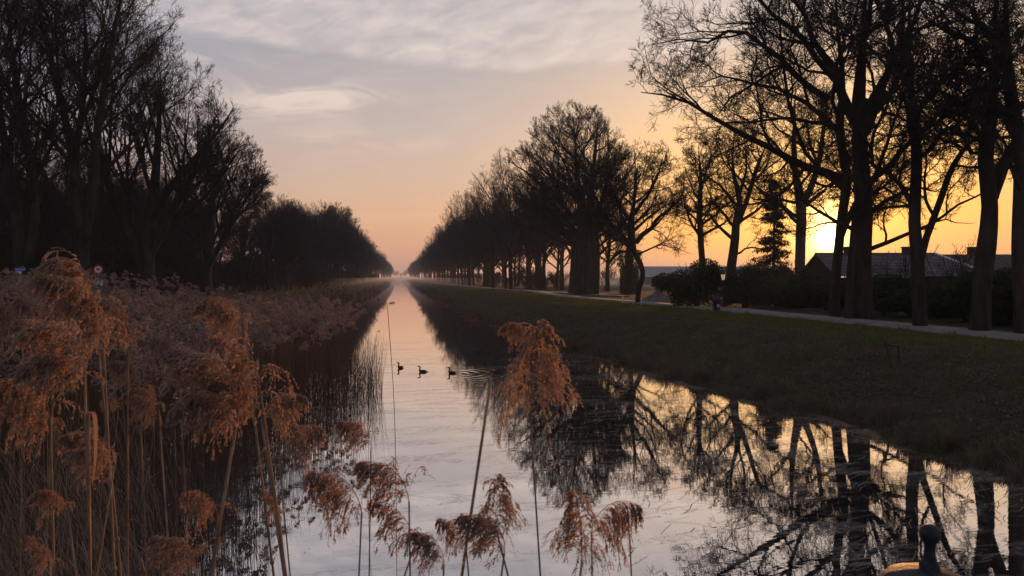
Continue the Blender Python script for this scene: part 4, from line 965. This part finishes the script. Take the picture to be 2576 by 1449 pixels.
# xt, yt, xb, yb, dep, size, nod, plume, label, lean, leaf
HER = [
 (200, 705, 285, 1060, 2.3, .34, LFT - .2, 0, 'large drooping plume at upper left, crest above the horizon', 0, 0, 1),
 (232, 790, 270, 1000, 2.25, .25, LFT - .6, 1, 'plume tucked right below the highest upper-left plume', 0, 0, 0),
 (585, 775, 650, 1040, 2.2, .24, LFT, 2, 'single tall plume curling left, with a long tail at right', 0, 0, 1),
 (175, 870, 240, 1330, 1.9, .30, LFT, 0, 'broad pale plume at the left edge below the highest one', 0, 0, 1),
 (120, 800, 130, 1100, 2.7, .24, LFT + .4, 1, 'pale grey plume behind the highest upper-left plume', 0, 0, 0),
 (560, 960, 530, 1400, 1.6, .28, LFT - .1, 0, 'big golden plume in the centre of the left foreground', 0, 0, 2),
 (620, 930, 690, 1180, 1.7, .25, LFT - .3, 1, 'rusty plume leaning against the big golden plume', 0, 0, 0),
 (300, 790, 330, 1100, 2.8, .26, LFT + .9, 3, 'dark shaded plume right of the highest upper-left plume', 0, 0, 0),
 (1366, 965, 1366, 1449, 1.75, .19, RGT + .3, 4, 'lone upright plume in the centre right, hanging skirt-like', 0, 0, 1),
 (1515, 1300, 1490, 1420, 1.8, .16, RGT, 1, 'plume arching right over the water, lower right of centre', 0, 0, 0),
 (1572, 1325, 1586, 1440, 1.9, .07, LFT, 3, 'thin sparse plume on the rightmost short stem', 0, 0, 0),
 (1438, 1365, 1440, 1449, 1.5, .13, LFT - .4, 4, 'grey plume at the bottom edge below the lone upright plume', 0, 0, 1),
 (1270, 1300, 1290, 1449, 1.6, .11, RGT + .5, 4, 'upper plume of the pair at the bottom centre', 0, 0, 0),
 (1240, 1345, 1250, 1449, 1.6, .15, LFT + .3, 0, 'lower spreading plume of the pair at the bottom centre', 0, 0, 1),
 (1155, 1345, 1190, 1449, 1.8, .10, LFT, 1, 'small feathery plume beside the bare leaning stem', 0, 0, 0),
 (1000, 1215, 1030, 1360, 1.7, .16, LFT, 0, 'round rust coloured plume topmost in the bottom centre-left cluster', 0, 0, 1),
 (880, 1240, 900, 1449, 1.75, .17, LFT + .4, 1, 'plume at the left of the bottom centre-left cluster', 0, 0, 1),
 (1015, 1330, 990, 1449, 1.7, .15, LFT, 2, 'drooping plume in the heart of the bottom centre-left cluster', 0, 0, 1),
 (1095, 1385, 1110, 1449, 1.7, .12, LFT - .3, 0, 'rightmost rounded plume of the bottom centre-left cluster', 0, 0, 0),
 (915, 1095, 930, 1449, 2.5, .15, LFT + .2, 3, 'small drooping plume alone before the water, above the cluster', 0, 0, 0),
 (680, 1020, 700, 1250, 2.3, .22, RGT + .2, 0, 'plume drooping right beside the big golden plume', 0, 0, 0),
 (725, 1110, 735, 1449, 2.2, .17, RGT + .4, 1, 'lower plume hanging over the dark stems right of the golden plume', 0, 0, 0),
 (690, 1270, 730, 1449, 2.0, .08, LFT, 3, 'small dark tassel on a leaning stem', 0, 0, 0),
 (528, 1262, 532, 1449, 1.7, .11, LFT, 1, 'small rusty plume hanging left of the upright foreground stem', 0, 0, 0),
 (265, 1110, 215, 1449, 2.0, .17, LFT + .2, 0, 'ragged plume low at the left with a long orange tail', 0, 0, 2),
 (35, 790, 40, 1200, 2.6, .20, LFT, 1, 'shaded plume at the very left edge', 0, 0, 0),
 (150, 1250, 200, 1449, 2.0, .13, LFT, 2, 'thin horizontal plume low at the left', 0, 0, 0),
 (95, 1000, 140, 1300, 2.1, .28, LFT + .3, 1, 'broad plume hanging low at the left edge', 0, 0, 0),
 (330, 905, 380, 1300, 3.2, .26, LFT, 0, 'plume in shade between the two left foreground groups', 0, 0, 0),
 (430, 870, 470, 1300, 3.6, .27, LFT - .2, 1, 'brown plume behind the big golden plume', 0, 0, 0),
 (380, 1000, 420, 1300, 2.9, .24, LFT, 2, 'dull plume left of the big golden plume', 0, 0, 0),
 (470, 1400, 500, 1449, 1.7, .14, LFT, 0, 'plume at the bottom edge of the left foreground', 0, 0, 0),
 (110, 1400, 130, 1449, 1.7, .09, LFT, 3, 'plume at the bottom left corner', 0, 0, 0)]
for ih, (xt, yt, xb, yb, dep, size, nod, pm, lab, ld, leafn, ex) in enumerate(HER):
    if pm != 4 and ih % 2: pm = (5, 6, 7, 5)[pm]
    hero(xt, yt, xb, yb, dep, size, nod, pm, lab, ld, leaf=2 if ex == 2 else (1 if size > .1 else 0), extra=1 if ex == 2 or size > .23 else 0, r=.0044 if size > .2 else .0028)
hero(1236, 950, 1130, 1449, 1.6, .1, 0, 0, 'bare leaning stem without a plume, left of the lone upright plume', r=.0042, broken=True)
# broad dry leaf hanging from a stem at left
rg = np.random.default_rng(4)
b = pt(222, 1040, 1.9); bb = b.copy(); bb[2] = zg(b[0], b[1])
t = thing('reed', 'broken stem with one broad pale strap leaf hanging down at left', 'reed', (bb[0], bb[1], min(bb[2], 0) - .05)); O = np.array(t.location)
link('stem', Geo().tube([(0, 0, 0), b - O], [.006, .004], 6).mesh('stem', True), STEM, t)
P = spline([b - O, pt(232, 1036, 1.88) - O, pt(240, 1060, 1.87) - O, pt(240, 1150, 1.88) - O, pt(232, 1220, 1.9) - O], 12); wv = CR * .0065 * np.array([.5, .8, 1, 1, 1, .95, .9, .8, .65, .5, .3, .05])[:, None]
link('leaf', mesh_np('leaf', np.concatenate([P + wv, P - wv]), np.stack([np.arange(11), np.arange(1, 12), np.arange(1, 12) + 12, np.arange(11) + 12], -1), True), STRAW, t)

# reed bed: where reeds stand, world coordinates
def xb(y): return np.interp(y, [4, 8, 12, 16, 20, 24, 28, 34, 45, 60], [-2.4, -2.6, -3.0, -3.3, -2.2, -1.3, -1.5, -2.8, -7.5, -9.5])
rg = np.random.default_rng(21)
def bedpoints(n, y0, y1, wmax, power=1.0):
    y = y0 + (y1 - y0) * rg.random(n); x = xb(y) - .1 - wmax(y) * rg.random(n) ** power
    return x, y
cand = []
xa, ya = bedpoints(420, 4.5, 12, lambda y: .9 * y + 1.5)
xb_, yb_ = bedpoints(7000, 12, 34, lambda y: 2.5 + .62 * y, .9)
xc, yc = bedpoints(900, 33, 48, lambda y: .55 * y)
XX = np.concatenate([xa, xb_, xc]); YY = np.concatenate([ya, yb_, yc])
rk = pt(668, 812, 16.0)                       # the gap in the bed beside the boarded rack
s_al = (XX * rk[0] + YY * rk[1]) / np.hypot(rk[0], rk[1]); s_ac = (XX * rk[1] - YY * rk[0]) / np.hypot(rk[0], rk[1])
k_ = ~((np.abs(s_ac) < .28) & (s_al < 16.6) & (s_al > 5)); XX, YY = XX[k_], YY[k_]
near = np.argsort(np.hypot(XX, YY)); XX, YY = XX[near], YY[near]
def height_for(x, y):
    g_ = np.maximum(ground_z(x, y), -.3)
    return g_
GZr = np.maximum(ground_z(XX, YY), -.35)
Hh = np.where(GZr > .2, 2.9, 3.35) * rg.uniform(.72, 1.03, len(XX))
Hh = np.minimum(Hh, np.interp(YY, [4, 12, 20, 30, 50], [2.75, 3.3, 3.7, 3.9, 4.6]) - GZr + rg.normal(0, .22, len(XX)))
SP = []
for k in range(6):      # shared stems, unit height
    q = random.Random(600 + k); lx = q.uniform(-.10, .10); ly = q.uniform(-.08, .08)
    P = spline([(0, 0, 0), (lx * .3, ly * .3, .4), (lx, ly, 1)], 7)
    g = Geo().tube(P, np.linspace(.0016, .0010, 7) * 1.0, 4); m_ = g.mesh('stem', True); m_.materials.append(STEM)
    ml = []; rl = np.random.default_rng(700 + k)
    for z_i in (2, 3, 4):
        a = q.uniform(0, 6.28); V, Q = leaf_strip(P[z_i], (math.cos(a), math.sin(a), 1.8), .15, .0030, .25, rl, 6); m2_ = mesh_np('leaf', V, Q, True); m2_.materials.append(STRAW); ml.append(m2_)
    SP.append((m_, ml, (lx, ly)))
NI = 262
rq = random.Random(12)
for i in range(NI):
    x, y = XX[i], YY[i]; h = float(Hh[i]); k = rt.randrange(6); rz = rt.uniform(-.9, .9) + LFT - YAW
    has = rq.random() < .38
    lab, gr = ('dry brown reed with a small nodding plume in the crowded near reed bed', 'plumed reeds crowding the near reed bed') if has else ('dry brown reed stem without a plume in the crowded near reed bed', 'bare reed stems crowding the near reed bed')
    t = thing('reed', lab, 'reed', (x, y, GZr[i]), 0, gr)
    ms, ml, (lx, ly) = SP[k]; tilt = (rq.gauss(0, .10), rq.gauss(.05, .10)); t.rotation_euler = (tilt[0], tilt[1], 0)
    for nm_, me_ in [('stem', ms)] + [('leaf', q_) for q_ in ml[:rq.randrange(1, 4)]]:
        o_ = bpy.data.objects.new(nm_, me_); COL.objects.link(o_); o_.parent = t; o_.scale = (2.0, 2.0, h)
    if has:
        o_ = bpy.data.objects.new('plume', NP_[(0, 1, 2, 3, 5, 6, 7)[rt.randrange(7)]]); COL.objects.link(o_); o_.parent = t; o_.location = (lx * 2.0, ly * 2.0, h); o_.rotation_euler = (0, 0, rz); s = rt.uniform(.35, .62); o_.scale = (s, s, s)
# the rest of the bed: one mass of far more reeds than anyone could count
def reed_mass(name, label, X_, Y_, G_, H_, seed, thick=.0042, plumes=True, psize=(.6, 1.0), lean=.06, wide=.009, mlean=0.0, sm=None):
    rg = np.random.default_rng(seed); n = len(X_)
    lx = rg.normal(mlean, lean, n) * H_; ly = rg.normal(0, lean, n) * H_
    u = np.linspace(0, 1, 5)[None, :]
    P = np.stack([X_[:, None] + lx[:, None] * u ** 1.6, Y_[:, None] + ly[:, None] * u ** 1.6, G_[:, None] + H_[:, None] * u], -1)
    dist = np.hypot(X_, Y_); th = np.maximum(thick, dist * .00016)
    V, Q = tubes(P, th[:, None] * np.linspace(1.1, .6, 5)[None], 3)
    o_ = tag(link(name, mesh_np(name, V, Q, False), sm or STEMD), label, 'reeds', kind='stuff')
    if plumes:
        pv = []
        for s in range(5):
            Vp, Fp = plume_np(970 + s, .32, 12, 1, 6, (1.7, 1.3, 2.1, 1.0, 1.6)[s], .036, wide, 1.0, False); pv.append((Vp, Fp))
        g = Geo(); which = rg.integers(0, 5, n); hasp = rg.random(n) < plumes
        for i in range(n):
            if not hasp[i]: continue
            Vp, Fp = pv[which[i]]; a = LFT - YAW + rg.normal(0, .8); ca, sa = math.cos(a), math.sin(a); s = rg.uniform(*psize)
            W = np.c_[(Vp[:, 0] * ca - Vp[:, 1] * sa), (Vp[:, 0] * sa + Vp[:, 1] * ca), Vp[:, 2]] * s + P[i, -1]
            g.add(W, Fp)
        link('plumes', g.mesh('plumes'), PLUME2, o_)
    return o_
sl_ = slice(NI, None)
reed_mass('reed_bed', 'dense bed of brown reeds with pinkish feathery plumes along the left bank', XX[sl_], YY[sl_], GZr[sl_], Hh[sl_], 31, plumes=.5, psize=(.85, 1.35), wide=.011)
# bare stems standing in open water at the bed's edge, and short broken ones
n = 3400; y = 9 + 21 * rg.random(n); x = xb(y) + .7 - rg.random(n) ** .9 * 3.4
reed_mass('reed_stems', 'thin bare reed stems standing in open water at the edge of the bed', x, y, np.full(n, -.3), rg.uniform(.7, 2.4, n), 32, thick=.0032, plumes=0, lean=.10)
n = 2600; y = 3.4 + 9 * rg.random(n); x = xb(y) - .1 - (1.0 + .85 * y) * rg.random(n)
reed_mass('reed_undergrowth', 'tangle of thin dead reed stems crossing each other at lower left', x, y, np.maximum(ground_z(x, y), -.3), rg.uniform(1.2, 2.7, n), 33, thick=.0036, plumes=0, lean=.13, mlean=-.22, sm=STEM)
n = 800; y = 2.2 + 3.6 * rg.random(n); x = -.45 - (.15 + .85 * y) * rg.random(n)
reed_mass('foreground_stems', 'thick dry reed stems slanting to the left across the bottom left corner', x, y, np.maximum(ground_z(x, y), -.3), rg.uniform(1.0, 2.7, n), 36, thick=.0052, plumes=0, lean=.16, mlean=-.32, sm=STEML)
# reed clump further up the left bank, and low growth along the water's edge
n = 900; y = 60 + 60 * rg.random(n); x = xl(y) + 1.2 - 3.2 * rg.random(n)
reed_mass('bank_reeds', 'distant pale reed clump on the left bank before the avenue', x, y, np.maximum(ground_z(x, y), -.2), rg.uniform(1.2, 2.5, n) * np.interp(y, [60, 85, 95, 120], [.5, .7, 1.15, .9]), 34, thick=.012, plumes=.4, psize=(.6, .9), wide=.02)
n = 900; y = 120 + 260 * rg.random(n) ** 1.4; sgn = rg.random(n) < .5; x = np.where(sgn, xl(y) + .6 - 2.4 * rg.random(n), xr(y) - .6 + 2.4 * rg.random(n))
reed_mass('edge_growth', 'low rushes lining both far water edges', x, y, np.maximum(ground_z(x, y), -.2), rg.uniform(.5, 1.5, n), 35, thick=.02, plumes=0, lean=.2)
# two lone stems out in the water with a small plume
for (xt, yt, xb2, yb2, dp, s, lab) in ((975, 772, 993, 1060, 9.0, .12, 'lone tall reed with a tiny dark plume standing out over open water'), (948, 838, 930, 1000, 14, .09, 'short curved reed with a tiny plume at the right edge of the bed')):
    top = pt(xt, yt, dp); low = gp(xb2, yb2); 
    low = pt(xb2, yb2, dp); O = np.array([low[0] + (low[0] - top[0]) * .3, low[1], -.3]); t = thing('reed', lab, 'reed', O)
    P = spline([(0, 0, 0), low - O, top - O], 12); link('stem', Geo().tube(P, .0045, 5).mesh('stem', True), STEM, t)
    o_ = link('plume', MP_[0], None, t); o_.location = tuple(P[-1]); o_.rotation_euler = (0, 0, 0.2); o_.scale = (s / .32,) * 3

# ------------------------------------------------------------------ grass and litter
def blades(name, label, X_, Y_, h, wd, m_, seed, lean=.5, zoff=0, kind='stuff'):
    rg = np.random.default_rng(seed); n = len(X_); Z_ = ground_z(X_, Y_) + zoff; a = rg.random(n) * 6.28
    h = h * rg.uniform(.5, 1.3, n); w_ = np.broadcast_to(wd, (n,)) * rg.uniform(.7, 1.3, n); b = np.c_[X_, Y_, Z_]
    s = np.c_[np.cos(a), np.sin(a), np.zeros(n)] * w_[:, None]; l = rg.random(n) * 6.28; ll = rg.random(n) * lean * h
    m1 = b + np.c_[np.cos(l) * ll * .35, np.sin(l) * ll * .35, h * .6]; tp = b + np.c_[np.cos(l) * ll, np.sin(l) * ll, h * .92]
    V = np.stack([b - s, b + s, m1 + s * .7, m1 - s * .7, tp], 1).reshape(-1, 3); i = np.arange(n) * 5
    return tag(link(name, mesh_np(name, V, [np.stack([i, i + 1, i + 2, i + 3], -1), np.stack([i + 3, i + 2, i + 4], -1)], False), m_), label, 'grass', kind=kind)
rg = np.random.default_rng(55)
def pathclear(x, y):
    d = np.full(len(x), 1e9)
    for C, hw in ((PC, 1.3), (side, 1.2), (jn, 1.4)):
        for c in C: d = np.minimum(d, np.hypot(x - c[0], y - c[1]) - hw)
    return d > np.random.default_rng(1).normal(-.02, .06, len(x))
n = 190000; y = 12 + 120 * rg.random(n) ** 1.7; x = xr(y) + .15 + 17 * rg.random(n); k = pathclear(x, y); x, y = x[k], y[k]
cl = hash_noise(x * 1.3, y * 1.3) + rg.normal(0, .35, len(x)) + (x - xr(y) - 5) * .14 > -.1
blades('grass', 'short green and brown grass covering the right bank', x[cl], y[cl], .07 + .20 * np.clip(hash_noise(x[cl] * 1.9, y[cl] * 1.7) + .1, 0, 1) ** 1.5, .004 + y[cl] * .00022, GRASS, 41, .9)
n = 60000; y = 12 + 100 * rg.random(n) ** 1.6; x = xr(y) - .1 + 7.5 * rg.random(n) ** 1.3
cl = hash_noise(x * .9 + 3, y * .9) + rg.normal(0, .4, len(x)) > -.1; x, y = x[cl], y[cl]
blades('dry_grass', 'withered brown grass on the lower slope of the right bank', x, y, .16, .004 + y * .00022, DRY, 42, 1.2)
# tufts hanging at the water's edge
n = 22000; y = 12 + 110 * rg.random(n) ** 1.5; c = np.round(y * 2.2 + rg.random(n) * .5) ; x = xr(y) - .1 + 1.1 * rg.random(n) ** 1.4 + .35 * np.sin(c * 7)
k = np.sin(c * 12.9) > -.3
blades('edge_tufts', 'long grass tufts overhanging the right water edge', x[k], y[k], .14 + .22 * np.abs(np.sin(c[k] * 3.7)), .004 + y[k] * .00020, DRY, 43, 1.7)
nc = 90; cy = 12 + 80 * rg.random(nc) ** 1.4; cx = xr(cy) + rg.normal(.15, .25, nc); m = 70; a = rg.random((nc, m)) * 6.28; q = rg.random((nc, m)) * .16
blades('rush_tufts', 'ragged tufts of rush sticking up along the right waterline', (cx[:, None] + np.cos(a) * q).ravel(), (cy[:, None] + np.sin(a) * q).ravel(), np.repeat(rg.uniform(.3, .8, nc), m), .004 + np.repeat(cy, m) * .00018, DRY, 45, 1.1)
n = 9000; y = 14 + 110 * rg.random(n); x = xl(y) - .5 - 14 * rg.random(n)
blades('left_grass', 'rough grass on the left bank behind the reeds', x, y, .22, .02, DRY, 44, .9)
# fallen leaves on the slope
n = 26000; y = 12 + 60 * rg.random(n) ** 1.5; x = xr(y) + .2 + 9 * rg.random(n) ** 1.2; k = pathclear(x, y) & (hash_noise(x * 1.1 + 5, y * .9) + rg.normal(0, .3, n) > .15); x, y = x[k], y[k]; n = len(x)
P = np.c_[x, y, ground_z(x, y) + .03 + .05 * rg.random(n)]; d = nrm(rg.normal(0, 1, (n, 3)) * [1, 1, .5]); e = nrm(np.cross(d, rg.normal(0, .5, (n, 3)) + UP)); s = .042 * rg.uniform(.5, 1.6, (n, 1))
tag(link('leaf_litter', mesh_np('leaf_litter', np.stack([P - d * s, P + e * s * .6, P + d * s, P - e * s * .6], 1).reshape(-1, 3), np.arange(4 * n).reshape(-1, 4), False), LITTER), 'dead leaves scattered over the right bank slope', 'leaves', kind='stuff')
rg = np.random.default_rng(68); n = 1500; y = 7 + 24 * rg.random(n) ** 1.3; x = 2.0 + (xr(y) - 2.0) * rg.random(n) ** .6
a = rg.normal(.15, .35, n) + .4 * np.sin(y * .7); l = rg.uniform(.05, .34, n); wv = rg.uniform(.002, .005, n)
D = np.c_[np.cos(a), np.sin(a), np.zeros(n)]; E = np.c_[-np.sin(a), np.cos(a), np.zeros(n)]; P = np.c_[x, y, np.full(n, .008)]; bd = E * (rg.normal(0, .12, n) * l)[:, None]
V = np.stack([P - D * l[:, None] - E * wv[:, None] + bd, P - E * wv[:, None], P + D * l[:, None] - E * wv[:, None] + bd, P + D * l[:, None] + E * wv[:, None] + bd, P + E * wv[:, None], P - D * l[:, None] + E * wv[:, None] + bd], 1).reshape(-1, 3); i = np.arange(n) * 6
tag(link('floating_straws', mesh_np('floating_straws', V, np.concatenate([np.stack([i, i + 1, i + 4, i + 5], -1), np.stack([i + 1, i + 2, i + 3, i + 4], -1)]), False), STRAW), 'thin curved reed straws floating on the right side of the water', 'straw', kind='stuff')
# floating bits on the water
rg = np.random.default_rng(66); n = 16000; y = 6 + 40 * rg.random(n) ** 1.5; x = -4 + (xr(y) + 4) * rg.random(n)
cl = (hash_noise(x * .5, y * 1.6) + rg.normal(0, .35, n)) > .35; x, y = x[cl], y[cl]; n = len(x)
a = rg.normal(0, .5, n); l = rg.uniform(.006, .02, n) * (1 + 9 * (rg.random(n) < .04)); wv = rg.uniform(.004, .010, n)
D = np.c_[np.cos(a), np.sin(a), np.zeros(n)]; E = np.c_[-np.sin(a), np.cos(a), np.zeros(n)]; P = np.c_[x, y, np.full(n, .006)]
tag(link('floating_debris', mesh_np('floating_debris', np.stack([P - D * l[:, None], P - E * wv[:, None], P + D * l[:, None], P + E * wv[:, None]], 1).reshape(-1, 3), np.arange(4 * n).reshape(-1, 4), False), WOODM), 'specks of dead leaf and twig floating on the water', 'debris', kind='stuff')

rg = np.random.default_rng(67); n = 9000; y = 12 + 105 * rg.random(n) ** 1.3; x = xr(y) - .02 - rg.exponential(.22, n) * (1 + .8 * np.sin(y * .9)); k = (x < xr(y)) & (np.sin(y * .8) + .6 * np.sin(y * 2.1) > .35); x, y = x[k], y[k]; n = len(x)
a = rg.random(n) * 6.28; l = rg.uniform(.03, .22, n); wv = rg.uniform(.004, .009, n) + y * .00012
D = np.c_[np.cos(a), np.sin(a), rg.normal(0, .05, n)]; E = np.c_[-np.sin(a), np.cos(a), np.zeros(n)]; P = np.c_[x, y, .008 + .02 * rg.random(n)]
tag(link('straw_litter', mesh_np('straw_litter', np.stack([P - D * l[:, None], P - E * wv[:, None], P + D * l[:, None], P + E * wv[:, None]], 1).reshape(-1, 3), np.arange(4 * n).reshape(-1, 4), False), STRAW), 'pale broken straws washed up along the right water edge', 'straw', kind='stuff')

# ------------------------------------------------------------------ morning haze
hz = Geo().box((0, 350, 30), (5400, 5600, 66)).mesh('haze')
HM = bpy.data.materials.new('haze_air'); HM.use_nodes = True
for n in list(HM.node_tree.nodes): HM.node_tree.nodes.remove(n)
T = NT(HM.node_tree); o = T.new('ShaderNodeOutputMaterial'); pv = T.new('ShaderNodeVolumePrincipled')
pv.inputs['Density'].default_value = .00032; pv.inputs['Color'].default_value = (.78, .86, 1, 1); pv.inputs['Anisotropy'].default_value = .2
T.l.new(pv.outputs[0], o.inputs['Volume'])
tag(link('haze', hz, HM), kind='stuff')

hz = Geo().box((0, 930, .4), (150, 1500, 6.6)).mesh('mist')
MM = bpy.data.materials.new('low_mist'); MM.use_nodes = True
for n in list(MM.node_tree.nodes): MM.node_tree.nodes.remove(n)
T = NT(MM.node_tree); o = T.new('ShaderNodeOutputMaterial'); pv = T.new('ShaderNodeVolumePrincipled')
pv.inputs['Density'].default_value = .0022; pv.inputs['Color'].default_value = (.85, .88, .95, 1); pv.inputs['Anisotropy'].default_value = .2
T.l.new(pv.outputs[0], o.inputs['Volume'])
tag(link('mist', hz, MM), 'thin morning mist low over the far canal and tree bases', 'mist', kind='stuff')
